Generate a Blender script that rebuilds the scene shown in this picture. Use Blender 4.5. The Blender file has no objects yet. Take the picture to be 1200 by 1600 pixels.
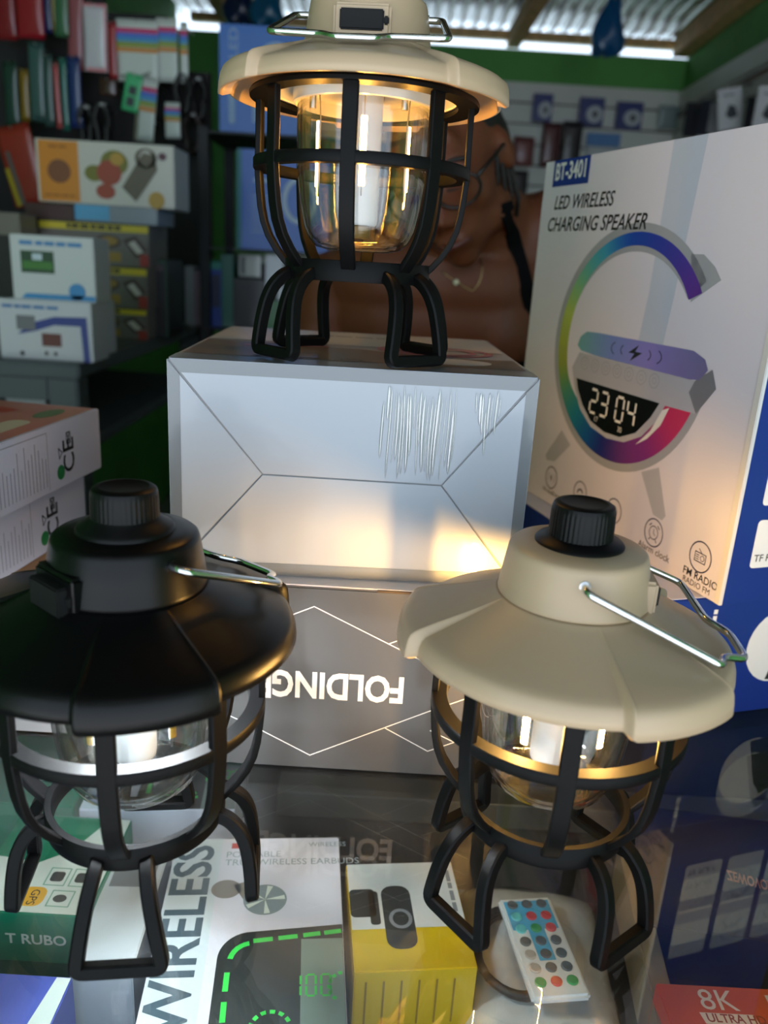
import bpy, bmesh, math, random
from mathutils import Vector, Matrix
from mathutils.bvhtree import BVHTree
random.seed(7)
PI = math.pi
SC = bpy.context.scene
COL = SC.collection
S = 0.001                                   # the builders below think in millimetres

# ------------------------------------------------------------------ camera
H, PITCH, ROLL, FPX = 281.5, math.radians(17.59), math.radians(3.42), 1250.0
_c, _s, _cr, _sr = math.cos(PITCH), math.sin(PITCH), math.cos(ROLL), math.sin(ROLL)
FWD = Vector((0, _c, -_s)); UP0 = Vector((0, _s, _c)); X0 = Vector((1, 0, 0))
RIGHT = X0 * _cr + UP0 * _sr
UPV = UP0 * _cr - X0 * _sr
cam_data = bpy.data.cameras.new('camera')
cam = bpy.data.objects.new('camera', cam_data)
COL.objects.link(cam)
R3 = Matrix((RIGHT, UPV, -FWD)).transposed()
cam.matrix_world = Matrix.Translation((0, 0, H * S)) @ R3.to_4x4()
cam_data.sensor_fit = 'VERTICAL'
cam_data.sensor_height = 36.0
cam_data.lens = FPX / 1600 * 36
cam_data.clip_start = 0.02
cam_data.clip_end = 60
cam_data.dof.use_dof = True
cam_data.dof.focus_distance = 0.40
cam_data.dof.aperture_fstop = 8.0
SC.camera = cam

def ray(px, py):
    u = ((px - 600) * RIGHT - (py - 800) * UPV) / FPX + FWD
    return u
def at(px, py, Y):
    """the point at depth Y (mm) seen at a pixel of the photograph"""
    d = ray(px, py)
    return Vector((0, 0, H)) + d * (Y / d.y)

# ------------------------------------------------------------------ light
world = bpy.data.worlds.new('daylight'); SC.world = world
world.use_nodes = True
bg = world.node_tree.nodes['Background']
bg.inputs[0].default_value = (0.69, 0.84, 1.0, 1)
bg.inputs[1].default_value = 2.0
SC.view_settings.view_transform = 'Standard'
SC.view_settings.look = 'None'
SC.view_settings.gamma = 1
SC.view_settings.use_curve_mapping = False
SC.view_settings.exposure = 0.2
sun = bpy.data.lights.new('sun', 'SUN'); sun.energy = 15.0; sun.angle = math.radians(.6); sun.color = (1, .985, .97)
so = bpy.data.objects.new('sun', sun); COL.objects.link(so)
so.rotation_euler = (math.radians(28), 0, math.radians(-14)); so.location = (0, -3, 6)   # high over the street; the roof keeps it off the counter
try:
    SC.cycles.max_bounces = 10; SC.cycles.transparent_max_bounces = 24
    SC.cycles.caustics_reflective = False; SC.cycles.caustics_refractive = False
    SC.cycles.sample_clamp_indirect = 6
except Exception:
    pass

# ------------------------------------------------------------------ materials
def lin(c):
    return tuple((x / 12.92 if x <= .04045 else ((x + .055) / 1.055) ** 2.4) for x in (v / 255 for v in c))
MATS = {}
def mat(name, rgb, rough=.5, metal=0., spec=.5, coat=0., bump=0., bscale=200., vary=.0, vscale=30., emit=None, alpha=None, sss=0.):
    """rgb in 0-255 sRGB; vary = light mottling of the colour; bump = fine surface relief"""
    if name in MATS: return MATS[name]
    m = bpy.data.materials.new(name); m.use_nodes = True
    nt = m.node_tree; b = nt.nodes['Principled BSDF']
    c = lin(rgb)
    b.inputs['Base Color'].default_value = (*c, 1)
    b.inputs['Roughness'].default_value = rough
    b.inputs['Metallic'].default_value = metal
    b.inputs['Specular IOR Level'].default_value = spec
    b.inputs['Coat Weight'].default_value = coat
    b.inputs['Coat Roughness'].default_value = .08
    if vary:
        tc = nt.nodes.new('ShaderNodeTexCoord'); n = nt.nodes.new('ShaderNodeTexNoise')
        n.inputs['Scale'].default_value = vscale; n.inputs['Detail'].default_value = 4
        r = nt.nodes.new('ShaderNodeValToRGB')
        r.color_ramp.elements[0].position = .3; r.color_ramp.elements[1].position = .7
        r.color_ramp.elements[0].color = (*[x * (1 - vary) for x in c], 1)
        r.color_ramp.elements[1].color = (*[min(1, x * (1 + vary)) for x in c], 1)
        nt.links.new(tc.outputs['Object'], n.inputs['Vector'])
        nt.links.new(n.outputs['Fac'], r.inputs[0]); nt.links.new(r.outputs[0], b.inputs['Base Color'])
    if bump:
        tc = nt.nodes.new('ShaderNodeTexCoord'); n = nt.nodes.new('ShaderNodeTexNoise')
        n.inputs['Scale'].default_value = bscale; n.inputs['Detail'].default_value = 3
        bp = nt.nodes.new('ShaderNodeBump'); bp.inputs['Strength'].default_value = bump
        bp.inputs['Distance'].default_value = .0005
        nt.links.new(tc.outputs['Object'], n.inputs['Vector'])
        nt.links.new(n.outputs['Fac'], bp.inputs['Height']); nt.links.new(bp.outputs[0], b.inputs['Normal'])
    if emit:
        b.inputs['Emission Color'].default_value = (*emit[0], 1)
        b.inputs['Emission Strength'].default_value = emit[1]
    if sss:
        b.inputs['Subsurface Weight'].default_value = sss
        b.inputs['Subsurface Radius'].default_value = (.004, .003, .002)
    MATS[name] = m
    return m
def attr_mat(name, rough=.4, coat=0.):
    """printed colour gradient, stored on the print itself"""
    if name in MATS: return MATS[name]
    m = bpy.data.materials.new(name); m.use_nodes = True
    nt = m.node_tree; b = nt.nodes['Principled BSDF']
    a = nt.nodes.new('ShaderNodeAttribute'); a.attribute_name = 'Ink'
    nt.links.new(a.outputs['Color'], b.inputs['Base Color'])
    b.inputs['Roughness'].default_value = rough; b.inputs['Coat Weight'].default_value = coat
    MATS[name] = m
    return m
def clear(name, tint=(1, 1, 1), base=.04, top=.9, power=5., rough=0., bump=0., bscale=60., stretch=(1, 1, 1), haze=0.):
    """clear pane, bulb or film: passes light straight on and mirrors more towards grazing angles"""
    if name in MATS: return MATS[name]
    m = bpy.data.materials.new(name); m.use_nodes = True
    nt = m.node_tree; nt.nodes.clear()
    out = nt.nodes.new('ShaderNodeOutputMaterial')
    tr = nt.nodes.new('ShaderNodeBsdfTransparent'); tr.inputs[0].default_value = (*tint, 1)
    gl = nt.nodes.new('ShaderNodeBsdfGlossy'); gl.inputs['Roughness'].default_value = rough
    lw = nt.nodes.new('ShaderNodeLayerWeight'); lw.inputs[0].default_value = .5
    pw = nt.nodes.new('ShaderNodeMath'); pw.operation = 'POWER'; pw.inputs[1].default_value = power
    ma = nt.nodes.new('ShaderNodeMath'); ma.operation = 'MULTIPLY_ADD'
    ma.inputs[1].default_value = top; ma.inputs[2].default_value = base
    mx = nt.nodes.new('ShaderNodeMixShader')
    nt.links.new(lw.outputs['Facing'], pw.inputs[0]); nt.links.new(pw.outputs[0], ma.inputs[0])
    nt.links.new(ma.outputs[0], mx.inputs[0])
    nt.links.new(tr.outputs[0], mx.inputs[1]); nt.links.new(gl.outputs[0], mx.inputs[2])
    last = mx.outputs[0]
    if haze:
        df = nt.nodes.new('ShaderNodeBsdfDiffuse'); df.inputs[0].default_value = (.8, .82, .82, 1)
        m2 = nt.nodes.new('ShaderNodeMixShader')
        tc = nt.nodes.new('ShaderNodeTexCoord'); n = nt.nodes.new('ShaderNodeTexNoise')
        n.inputs['Scale'].default_value = 9; n.inputs['Detail'].default_value = 8
        r = nt.nodes.new('ShaderNodeMapRange'); r.inputs[1].default_value = .35; r.inputs[2].default_value = .8
        r.inputs[3].default_value = 0; r.inputs[4].default_value = haze
        nt.links.new(tc.outputs['Object'], n.inputs['Vector']); nt.links.new(n.outputs['Fac'], r.inputs[0])
        nt.links.new(r.outputs[0], m2.inputs[0])
        nt.links.new(last, m2.inputs[1]); nt.links.new(df.outputs[0], m2.inputs[2]); last = m2.outputs[0]
    if bump:
        tc = nt.nodes.new('ShaderNodeTexCoord'); mp = nt.nodes.new('ShaderNodeMapping')
        mp.inputs['Scale'].default_value = stretch
        n = nt.nodes.new('ShaderNodeTexNoise'); n.inputs['Scale'].default_value = bscale; n.inputs['Detail'].default_value = 3
        bp = nt.nodes.new('ShaderNodeBump'); bp.inputs['Strength'].default_value = bump; bp.inputs['Distance'].default_value = .001
        nt.links.new(tc.outputs['Object'], mp.inputs[0]); nt.links.new(mp.outputs[0], n.inputs['Vector'])
        nt.links.new(n.outputs['Fac'], bp.inputs['Height']); nt.links.new(bp.outputs[0], gl.inputs['Normal'])
    nt.links.new(last, out.inputs[0])
    MATS[name] = m
    return m

# ------------------------------------------------------------------ mesh helpers
def tag(o, label=None, cat=None, group=None, kind=None):
    if label: o['label'] = label
    if cat: o['category'] = cat
    if group: o['group'] = group
    if kind: o['kind'] = kind
    return o
def empty(name, loc=(0, 0, 0), yaw=0., label=None, cat=None, group=None, rot=None):
    o = bpy.data.objects.new(name, None); COL.objects.link(o)
    o.empty_display_size = .01
    o.location = Vector(loc) * S
    o.rotation_euler = rot if rot else (0, 0, yaw)
    return tag(o, label, cat, group)
def link(name, me, m=None, parent=None, smooth=False):
    if m is not None: me.materials.append(m)
    if smooth:
        for p in me.polygons: p.use_smooth = True
    o = bpy.data.objects.new(name, me); COL.objects.link(o)
    if parent: o.parent = parent
    return o
class MB:
    """collects shapes (mm) and links them as one mesh object"""
    def __init__(s): s.v = []; s.f = []; s.ink = []
    def add(s, vs, fs, ink=None):
        k = len(s.v); s.v += [tuple(v) for v in vs]; s.f += [tuple(i + k for i in f) for f in fs]
        if ink is not None: s.ink += ink
        return s
    def box(s, x0, y0, z0, x1, y1, z1):
        v = [(x, y, z) for z in (z0, z1) for y in (y0, y1) for x in (x0, x1)]
        return s.add(v, [(0, 2, 3, 1), (4, 5, 7, 6), (0, 1, 5, 4), (2, 6, 7, 3), (0, 4, 6, 2), (1, 3, 7, 5)])
    def lathe(s, prof, n=64, a0=0., closed=False, cx=0, cy=0):
        k = len(prof); vs = []; fs = []
        for i in range(n):
            a = a0 + 2 * PI * i / n
            for r, z in prof: vs.append((cx + r * math.cos(a), cy + r * math.sin(a), z))
        for i in range(n):
            j = (i + 1) % n
            for q in range(k if closed else k - 1):
                p = (q + 1) % k
                fs.append((i * k + q, j * k + q, j * k + p, i * k + p))
        return s.add(vs, fs)
    def tube(s, pts, r, sides=8, closed=False, cap=True, sect=None, ref=None):
        pts = [Vector(p) for p in pts]; n = len(pts); vs = []; fs = []
        if sect is None: sect = [(r * math.cos(2 * PI * k / sides), r * math.sin(2 * PI * k / sides)) for k in range(sides)]
        sides = len(sect); nrm = None
        for i, p in enumerate(pts):
            if closed: t = pts[(i + 1) % n] - pts[i - 1]
            else: t = pts[min(i + 1, n - 1)] - pts[max(i - 1, 0)]
            t.normalize()
            if ref is not None: q = Vector(ref(p) if callable(ref) else ref)
            else: q = nrm if nrm is not None else (Vector((0, 0, 1)) if abs(t.z) < .9 else Vector((1, 0, 0)))
            nrm = (q - t * q.dot(t)).normalized(); bn = t.cross(nrm)
            for a, b in sect: vs.append(p + nrm * a + bn * b)
        for i in range(n if closed else n - 1):
            j = (i + 1) % n
            for k in range(sides):
                l = (k + 1) % sides
                fs.append((i * sides + k, i * sides + l, j * sides + l, j * sides + k))
        if cap and not closed:
            fs.append(tuple(range(sides))[::-1]); fs.append(tuple((n - 1) * sides + k for k in range(sides)))
        return s.add(vs, fs)
    def prism(s, poly, z0, z1):
        n = len(poly)
        vs = [(x, y, z0) for x, y in poly] + [(x, y, z1) for x, y in poly]
        fs = [tuple(range(n))[::-1], tuple(range(n, 2 * n))] + [(i, (i + 1) % n, n + (i + 1) % n, n + i) for i in range(n)]
        return s.add(vs, fs)
    def map(s, fn):
        s.v = [tuple(fn(*v)) for v in s.v]; return s
    def mesh(s, name):
        me = bpy.data.meshes.new(name)
        me.from_pydata([(x * S, y * S, z * S) for x, y, z in s.v], [], s.f)
        me.update()
        if s.ink:
            at_ = me.color_attributes.new('Ink', 'FLOAT_COLOR', 'POINT')
            for i, c in enumerate(s.ink): at_.data[i].color = (*c, 1)
        return me
    def build(s, name, m, parent=None, smooth=False, bevel=0., seg=2, fix=True, angle=None):
        me = s.mesh(name)
        if fix or bevel:
            bm = bmesh.new(); bm.from_mesh(me)
            if fix: bmesh.ops.recalc_face_normals(bm, faces=bm.faces)
            if bevel:
                bmesh.ops.remove_doubles(bm, verts=bm.verts, dist=1e-7)
                bmesh.ops.bevel(bm, geom=[e for e in bm.edges if len(e.link_faces) == 2 and e.calc_face_angle(0) > .5], offset=bevel * S, segments=seg, affect='EDGES', clamp_overlap=True)
            bm.to_mesh(me); bm.free()
        o = link(name, me, m, parent, smooth)
        if smooth and angle: 
            me.set_sharp_from_angle(angle=math.radians(angle))
        return o
def fillet(pts, r, n=5, closed=False):
    """rounds the corners of a polyline"""
    pts = [Vector(p) for p in pts]; out = []; N = len(pts)
    for i, p in enumerate(pts):
        if not closed and i in (0, N - 1): out.append(p); continue
        a = pts[i - 1] - p; b = pts[(i + 1) % N] - p
        d = min(r, a.length * .45, b.length * .45)
        A = p + a.normalized() * d; B = p + b.normalized() * d
        for k in range(n + 1):
            t = k / n
            out.append(A * (1 - t) ** 2 + p * 2 * t * (1 - t) + B * t * t)
    return out
# ---- flat print: shapes in 2D (mm) laid onto a side of a thing
def rect(x0, y0, x1, y1): return [[(x0, y0), (x1, y0), (x1, y1), (x0, y1)]]
def ell(cx, cy, rx, ry=None, n=28, rot=0.):
    ry = rx if ry is None else ry
    c, s_ = math.cos(rot), math.sin(rot)
    return [[(cx + rx * math.cos(2 * PI * k / n) * c - ry * math.sin(2 * PI * k / n) * s_, cy + rx * math.cos(2 * PI * k / n) * s_ + ry * math.sin(2 * PI * k / n) * c) for k in range(n)]]
def arc(cx, cy, rx, ry, t, a0, a1, n=24):
    out = []
    for k in range(n):
        p, q = math.radians(a0 + (a1 - a0) * k / n), math.radians(a0 + (a1 - a0) * (k + 1) / n)
        out.append([(cx + (rx - t) * math.cos(p), cy + (ry - t) * math.sin(p)), (cx + rx * math.cos(p), cy + ry * math.sin(p)), (cx + rx * math.cos(q), cy + ry * math.sin(q)), (cx + (rx - t) * math.cos(q), cy + (ry - t) * math.sin(q))])
    return out
def rrect(x0, y0, x1, y1, r, n=4):
    p = []
    for cx, cy, a in ((x1 - r, y1 - r, 0), (x0 + r, y1 - r, 90), (x0 + r, y0 + r, 180), (x1 - r, y0 + r, 270)):
        for k in range(n + 1):
            b = math.radians(a + 90 * k / n); p.append((cx + r * math.cos(b), cy + r * math.sin(b)))
    return [p]
def lines(pts, t, closed=False):
    out = []
    m = len(pts)
    for i in range(m if closed else m - 1):
        a, b = Vector(pts[i]), Vector(pts[(i + 1) % m]); d = (b - a)
        if d.length < 1e-6: continue
        d.normalize(); q = Vector((-d.y, d.x)) * t / 2; e = d * t * .3
        out.append([tuple(a - q - e), tuple(b - q + e), tuple(b + q + e), tuple(a + q - e)])
    return out
def words(x0, x1, y, h, n=6):
    """a line of print too blurred to read: short bars of uneven length"""
    g = random.Random(int(x0 * 97 + y * 31) + n); c = [g.uniform(.6, 1.4) for _ in range(n)]; t = sum(c); out = []; x = x0
    for k in c:
        w = (x1 - x0) * k / t; out += rect(x, y, x + w * .82, y + h); x += w
    return out
FONTS = {}
def text2d(s, size, x=0., y=0., rot=0., shear=0., bold=0., align='LEFT', sx=1., flip=False):
    key = (s, shear, bold, align)
    if key not in FONTS:
        cu = bpy.data.curves.new('lettering', 'FONT'); cu.body = s; cu.shear = shear; cu.offset = bold
        cu.align_x = align; cu.resolution_u = 3; cu.fill_mode = 'FRONT'
        ob = bpy.data.objects.new('lettering', cu)
        me = bpy.data.meshes.new_from_object(ob)
        FONTS[key] = ([v.co.to_2d() for v in me.vertices], [tuple(p.vertices) for p in me.polygons])
        bpy.data.objects.remove(ob); bpy.data.curves.remove(cu); bpy.data.meshes.remove(me)
    vs, fs = FONTS[key]; c, s_ = math.cos(rot), math.sin(rot); k = size / .7
    res = []
    for f in fs:
        q = []
        for i in f:
            a, b = vs[i].x * k * sx, vs[i].y * k * (-1 if flip else 1)
            q.append((x + a * c - b * s_, y + a * s_ + b * c))
        res.append(q)
    return res
def prt(root, name, plane, m, polys, e=.25, label=None, ink=None):
    """a flat print; plane maps (a, b, offset) to the thing's own space"""
    mb = MB()
    for p in polys:
        mb.add([plane(a, b, e) for a, b in p], [tuple(range(len(p)))], [ink(a, b) for a, b in p] if ink else None)
    o = mb.build(name, m, root, fix=False)
    return tag(o, label)
def planes(w, d, h):
    return dict(front=lambda a, b, e: (a, -e, b), top=lambda a, b, e: (a, b, h + e),
                right=lambda a, b, e: (w + e, a, b), left=lambda a, b, e: (-e, d - a, b))
def carton(name, label, cat, loc, size, yaw, m, group=None, bevel=.7, rot=None, body='carton'):
    w, d, h = size
    r = empty(name, loc, yaw, label, cat, group, rot)
    mb = MB(); mb.box(0, 0, 0, w, d, h)
    mb.build(body, m, r, bevel=bevel)
    r_pl = planes(w, d, h)
    return r, r_pl
def copy_tree(o, parent=None):
    c = o.copy(); COL.objects.link(c)
    if parent: c.parent = parent
    for ch in list(o.children): copy_tree(ch, c)
    return c
def struct(o):
    o['kind'] = 'structure'; return o

M = dict(
    beige=mat('cream_plastic', (188, 164, 134), .38, spec=.4, bump=.03, bscale=900, sss=.12),
    black=mat('black_satin_plastic', (8, 8, 9), .33, spec=.22, bump=.04, bscale=1200),
    cage=mat('black_matte_plastic', (10, 10, 11), .46, spec=.13, bump=.05, bscale=1400),
    knob=mat('black_knob_plastic', (8, 8, 9), .42, spec=.2, bump=.03, bscale=900),
    rubber=mat('black_rubber', (12, 12, 13), .62, spec=.3, bump=.05, bscale=700),
    chrome=mat('chrome', (225, 228, 230), .09, metal=1.),
    frost=mat('frosted_white_plastic', (228, 230, 230), .3, sss=.2),
    steel=mat('satin_steel', (190, 190, 188), .3, metal=1.),
    refl=mat('white_reflector_plastic', (222, 220, 212), .25),
    bulb=clear('bulb_glass', (.985, .985, .98), .06, .9, 2.7),
)
M['warm'] = mat('warm_filament', (255, 214, 140), emit=((1., .46, .07), 170.))
M['warm_dim'] = mat('warm_filament_second', (255, 214, 140), emit=((1., .54, .14), 1100.))
M['off'] = mat('unlit_filament', (214, 170, 60), .4)
M['cold'] = mat('white_led', (240, 245, 255), emit=((.86, .94, 1.), 600.))

# ------------------------------------------------------------------ the room
BY, LX, RX, FZ = 4300., -1120., 1310., -950.
green = mat('green_wall_paint', (92, 160, 82), .75, bump=.2, bscale=60, vary=.12, vscale=5)
white_slat = mat('white_slat_board', (222, 224, 216), .5, vary=.04, vscale=8)
dark_gap = mat('dark_groove', (60, 60, 58), .8)
def wall(name, x0, y0, z0, x1, y1, z1, m):
    mb = MB(); mb.box(x0, y0, z0, x1, y1, z1); return struct(mb.build(name, m))
struct(MB().box(LX - 100, -640, FZ - 80, RX + 100, BY + 100, FZ).build('floor', mat('tile_floor', (150, 148, 144), .5, vary=.15, vscale=3)))
struct(MB().box(-14000, -14000, FZ - 90, 14000, -641, FZ - 10).build('ground', mat('pale_concrete', (168, 170, 172), .85, vary=.1, vscale=2)))
wb = wall('wall_back', LX - 100, BY, FZ, RX + 100, BY + 100, 1262, green)
wr = wall('wall_right', RX, -640, FZ, RX + 100, BY, 1420, green)
wl = wall('wall_left', LX - 100, -640, FZ, LX, BY, 1420, green)
# slat boards on the back and right walls, one by one
bt = 1121.
for i in range(16):
    z1 = bt - i * 92.; z0 = z1 - 84
    MB().box(-560, BY - 16, z0, RX - 16, BY - .5, z1).build('slat', white_slat, wb, bevel=3)
    MB().box(RX - 16, 500, z0, RX - .5, BY - 1, z1).build('slat', white_slat, wr, bevel=3)
MB().box(-560, BY - 4, bt - 1475, RX - 4, BY - .2, bt - 4).build('groove_backing', dark_gap, wb)
MB().box(RX - 4, 500, bt - 1475, RX - .2, BY - 4, bt - 4).build('groove_backing', dark_gap, wr)
# corrugated roof on timber
def roof():
    mb = MB(); per, amp = 62., 26.; n = int((RX - LX + 700) / per * 8)
    zs = lambda y: 1374 + (BY - y) * .022
    ys = (BY + 130, BY - 900, BY - 2200, 1000, -1500); vs = []; fs = []
    for j, y in enumerate(ys):
        for i in range(n + 1):
            x = LX - 350 + i * per / 8
            vs.append((x, y, zs(y) + amp * math.sin(2 * PI * x / per)))
    for j in range(len(ys) - 1):
        for i in range(n): fs.append((j * (n + 1) + i, j * (n + 1) + i + 1, (j + 2 - 1) * (n + 1) + i + 1, (j + 1) * (n + 1) + i))
    mb.add(vs, fs)
    o = mb.build('ceiling', mat('galvanised_sheet', (176, 178, 174), .2, metal=.9, vary=.15, vscale=6), smooth=True, fix=False)
    struct(o)
    wood = mat('pale_timber', (214, 174, 118), .65, vary=.2, vscale=25)
    MB().box(LX + 60, BY + 10, 1306, RX - 5, BY + 60, 1344).build('purlin', wood, o, bevel=3)
    MB().box(LX, 2300, 1368 + 10, RX, 2350, 1398).build('purlin', wood, o, bevel=3)
    for px in (824, 330):
        x = at(px, 40, 3900).x
        MB().box(x - 32, 900, 1280, x + 32, BY + 70, 1352).map(lambda a, b, c: (a + (BY - b) * .03, b, c + (BY - b) * .022)).build('rafter', wood, o, bevel=4)
    MB().box(RX - 75, 300, 1265, RX - 2, BY - 2, 1360).map(lambda a, b, c: (a, b, c + (BY - b) * .022)).build('rafter', wood, o, bevel=4)
roof()

# ------------------------------------------------------------------ camping lanterns
def smooth(t): t = max(0., min(1., t)); return t * t * (3 - 2 * t)
def shade_mesh(centre_deg, m, root):
    """six-panel shade: three wide-set raised panels and three lower-set ones, stepped where they meet"""
    half = 20.5
    angs = []
    for p in range(6):                                   # denser where the panels step
        e0 = centre_deg + 60 * (p // 2) * 2 + (-half if p % 2 == 0 else half)
        nxt = e0 + (2 * half if p % 2 == 0 else 120 - 2 * half)
        angs += [e0 - 2.4 + 4.8 * q / 16 for q in range(17)]
        m_ = 14 if p % 2 == 0 else 28
        angs += [e0 + 2.4 + (nxt - e0 - 4.8) * (q + 1) / (m_ + 1) for q in range(m_)]
    n = len(angs)
    prof = [(31.0, 151.0), (33, 149.6), (37, 148.0), (44, 145.2), (52, 142.2), (60, 139.3), (65.5, 137.2), (68.2, 136.0), (69.8, 134.6), (70.7, 132.4), (71.3, 129.0), (71.7, 124.6)]
    inner = [(70.0, 124.4), (69.4, 128.6), (68.4, 131.8), (66.6, 133.4), (58, 137.0), (50, 140.4), (42, 143.4), (33, 147.4)]
    full = prof + inner
    vs = []; fs = []; k = len(full)
    for i in range(n):
        a = angs[i]
        d = (a - centre_deg + 60) % 120 - 60
        e = abs(d) - half
        s_ = 1 - smooth((e + 1.3) / 2.6)                # 1 on raised panels
        ridge = math.exp(-((e + .9) / .8) ** 2)
        c, q = math.cos(math.radians(a)), math.sin(math.radians(a))
        for r, z in full:
            t = max(0, min(1, (r - 33) / 30.))
            rr = r * (1 + t * (.024 * s_ - .040 * (1 - s_)))
            zz = z + t * (.6 * s_ - .7 * (1 - s_)) + t * .7 * ridge * (1 if (r, z) in prof else 0)
            if z < 126: zz += 2.9 * (1 - s_) * t
            elif z < 129.5: zz += 1.7 * (1 - s_) * t
            vs.append((rr * c, rr * q, zz))
    for i in range(n):
        j = (i + 1) % n
        for b in range(k - 1): fs.append((i * k + b, i * k + b + 1, j * k + b + 1, j * k + b))
        fs.append((i * k + k - 1, i * k, j * k, j * k + k - 1))
    mb = MB(); mb.add(vs, fs)
    return mb.build('shade', m, root, smooth=True)
def lantern(loc, legdeg, shade_c, port, hdir, top, filament, label, knob_ridge, hang, turn=-38):
    r = empty('camping_lantern', loc, 0, label, 'lantern')
    cg = M['cage']
    # legs: four bent loops, each on its own
    prof = [(35.4, 43.0), (40.5, 41.0), (45.5, 36.0), (48.6, 29.0), (50.2, 20.0), (51.0, 11.0), (51.3, 2.95)]
    sq = [(2.1, 2.9), (2.9, 2.1), (2.9, -2.1), (2.1, -2.9), (-2.1, -2.9), (-2.9, -2.1), (-2.9, 2.1), (-2.1, 2.9)]
    leg_me = None
    for k in range(4):
        if leg_me is None:
            wd = lambda z: 9.6 + 7.4 * (1 - max(0, (z - 3) / 40.)) ** .8
            side = [(p[0], wd(p[1]), p[1]) for p in prof]
            pts = side + [(x, -y, z) for x, y, z in reversed(side)]
            pts = fillet(pts, 7.0, 5)
            mb = MB(); mb.tube(pts, 0, sect=sq, ref=lambda p: (0.0, 1.0, .0) if p.z < 3.6 and abs(p.y) < 9.8 else (1, 0, .25))
            lo = mb.build('leg', cg, r, smooth=True, angle=40); leg_me = lo.data
        else:
            lo = link('leg', leg_me, None, r)
        lo.rotation_euler.z = math.radians(legdeg + 90 * k)
    MB().lathe([(38.4, 39.6), (38.6, 40.2), (38.6, 49.2), (38.2, 49.8), (35.6, 49.8), (35.2, 49.2), (35.2, 40.2), (35.6, 39.6)], 96, closed=True).build('base_ring', cg, r, smooth=True, angle=35)
    MB().lathe([(55.6, 92.2), (56.0, 92.8), (56.0, 97.0), (55.6, 97.6), (49.4, 97.6), (49.0, 97.0), (49.0, 92.8), (49.4, 92.2)], 112, closed=True).build('guard_ring', cg, r, smooth=True, angle=35)
    MB().lathe([(58.0, 125.8), (58.2, 127.6), (57.6, 128.6), (47.8, 128.6), (47.2, 127.6), (47.4, 125.8)], 96, closed=True).build('top_ring', cg, r, smooth=True, angle=35)
    # eight flat cage bars
    bar = None
    path = [(54.2, 127.), (54.2, 110.), (54.4, 97.), (54.4, 92.), (53.6, 82.), (52.8, 75.), (51.2, 67.5), (48.4, 60.5), (44.2, 54.0), (39.6, 48.6), (37.0, 46.2)]
    for k in range(8):
        if bar is None:
            mb = MB(); mb.tube([(x, 0, z) for x, z in path], 0, sect=[(1.1, 3.6), (1.6, 3.2), (1.6, -3.2), (1.1, -3.7), (-1.1, -3.7), (-1.6, -3.2), (-1.6, 3.2), (-1.1, 3.7)], ref=(1, 0, .35))
            b = mb.build('cage_bar', cg, r, smooth=True, angle=40); bar = b.data
        else: b = link('cage_bar', bar, None, r)
        b.rotation_euler.z = math.radians(legdeg + 45 * k)
    # bulb, inner tube, filaments
    MB().lathe([(34.2, 132), (34.2, 112), (33.8, 100), (32.9, 88), (31.4, 76), (29.2, 66), (26.4, 60), (22.5, 56.4), (16, 54.8), (.01, 54.6), (.01, 56.4), (15.6, 56.6), (21.4, 58.0), (24.8, 61.2), (27.6, 66.6), (29.8, 76.4), (31.3, 88.2), (32.2, 100.2), (32.6, 112), (32.6, 132)], 96).build('glass_globe', M['bulb'], r, smooth=True, angle=60)
    tb = MB().lathe([(.01, 68.0), (8.2, 68.0), (8.9, 68.8), (9.2, 71), (9.4, 126), (9.4, 133)], 48).build('light_tube', M['frost'], r, smooth=True, angle=40)
    MB().lathe([(.01, 61.5), (5.2, 61.5), (5.8, 62.4), (5.8, 67.4), (5.0, 68.0)], 24).build('tube_tip', mat('amber_plastic', (150, 118, 60), .3), tb, smooth=True, angle=40)
    fm = None
    for k in range(4):
        if fm is None:
            mb = MB(); mb.add([(23 + 1.15 * math.cos(t), 1.6 * math.sin(t), z) for z in (86, 117) for t in [PI * (q / 6 - .5) for q in range(7)]],
                              [(q, q + 1, q + 8, q + 7) for q in range(6)])
            f = mb.build('filament', filament, r, smooth=True, fix=False); fm = f.data
            mb = MB(); mb.box(22.3, -1.6, 85.4, 22.95, 1.6, 117.6); cme = mb.build('filament_carrier', M['frost'], f).data
        else: f = link('filament', fm, None, r); link('filament_carrier', cme, None, f)
        f.rotation_euler.z = math.radians(legdeg + turn + 90 * k)
        mb = MB(); mb.tube([(22.4, 0, 81), (22.2, 0, 90), (22.2, 0, 117.8), (23, 0, 129.8)], .35, 6)
        mb.build('lead_wire', M['steel'], f, smooth=True)
    rf = MB().lathe([(47.0, 128.8), (46.8, 129.6), (36.5, 130.4), (36.2, 124.6), (35.0, 124.2), (34.8, 130.6), (20, 130.0), (10.0, 129.8)], 96).build('reflector', M['refl'], r, smooth=True, angle=35)
    if filament is M['off']:
        tag(MB().lathe([(11.5, 129.0), (19.0, 129.0), (19.0, 129.6), (11.5, 129.6)], 64, closed=True).build('led_ring', M['cold'], rf), 'white light ring')
    for k in range(3):
        a = math.radians(legdeg + 8 + 120 * k)
        MB().lathe([(.01, 121.4), (1.5, 121.4), (1.7, 121.8), (1.7, 130.2)], 12, cx=27 * math.cos(a), cy=27 * math.sin(a)).build('screw', M['steel'], rf, smooth=True, angle=40)
    shade_mesh(shade_c, top, r)
    # housing above the shade
    MB().lathe([(30.6, 148.6), (31.9, 150.6), (31.6, 152), (30.5, 160), (29.0, 169.0), (28.4, 170.6), (27.2, 171.6), (22, 172.6), (17, 173.1), (.01, 173.1)], 96).build('lamp_housing', top, r, smooth=True, angle=60)
    a = math.radians(port); u = Vector((math.cos(a), math.sin(a), 0)); v = Vector((-math.sin(a), math.cos(a), 0))
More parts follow.
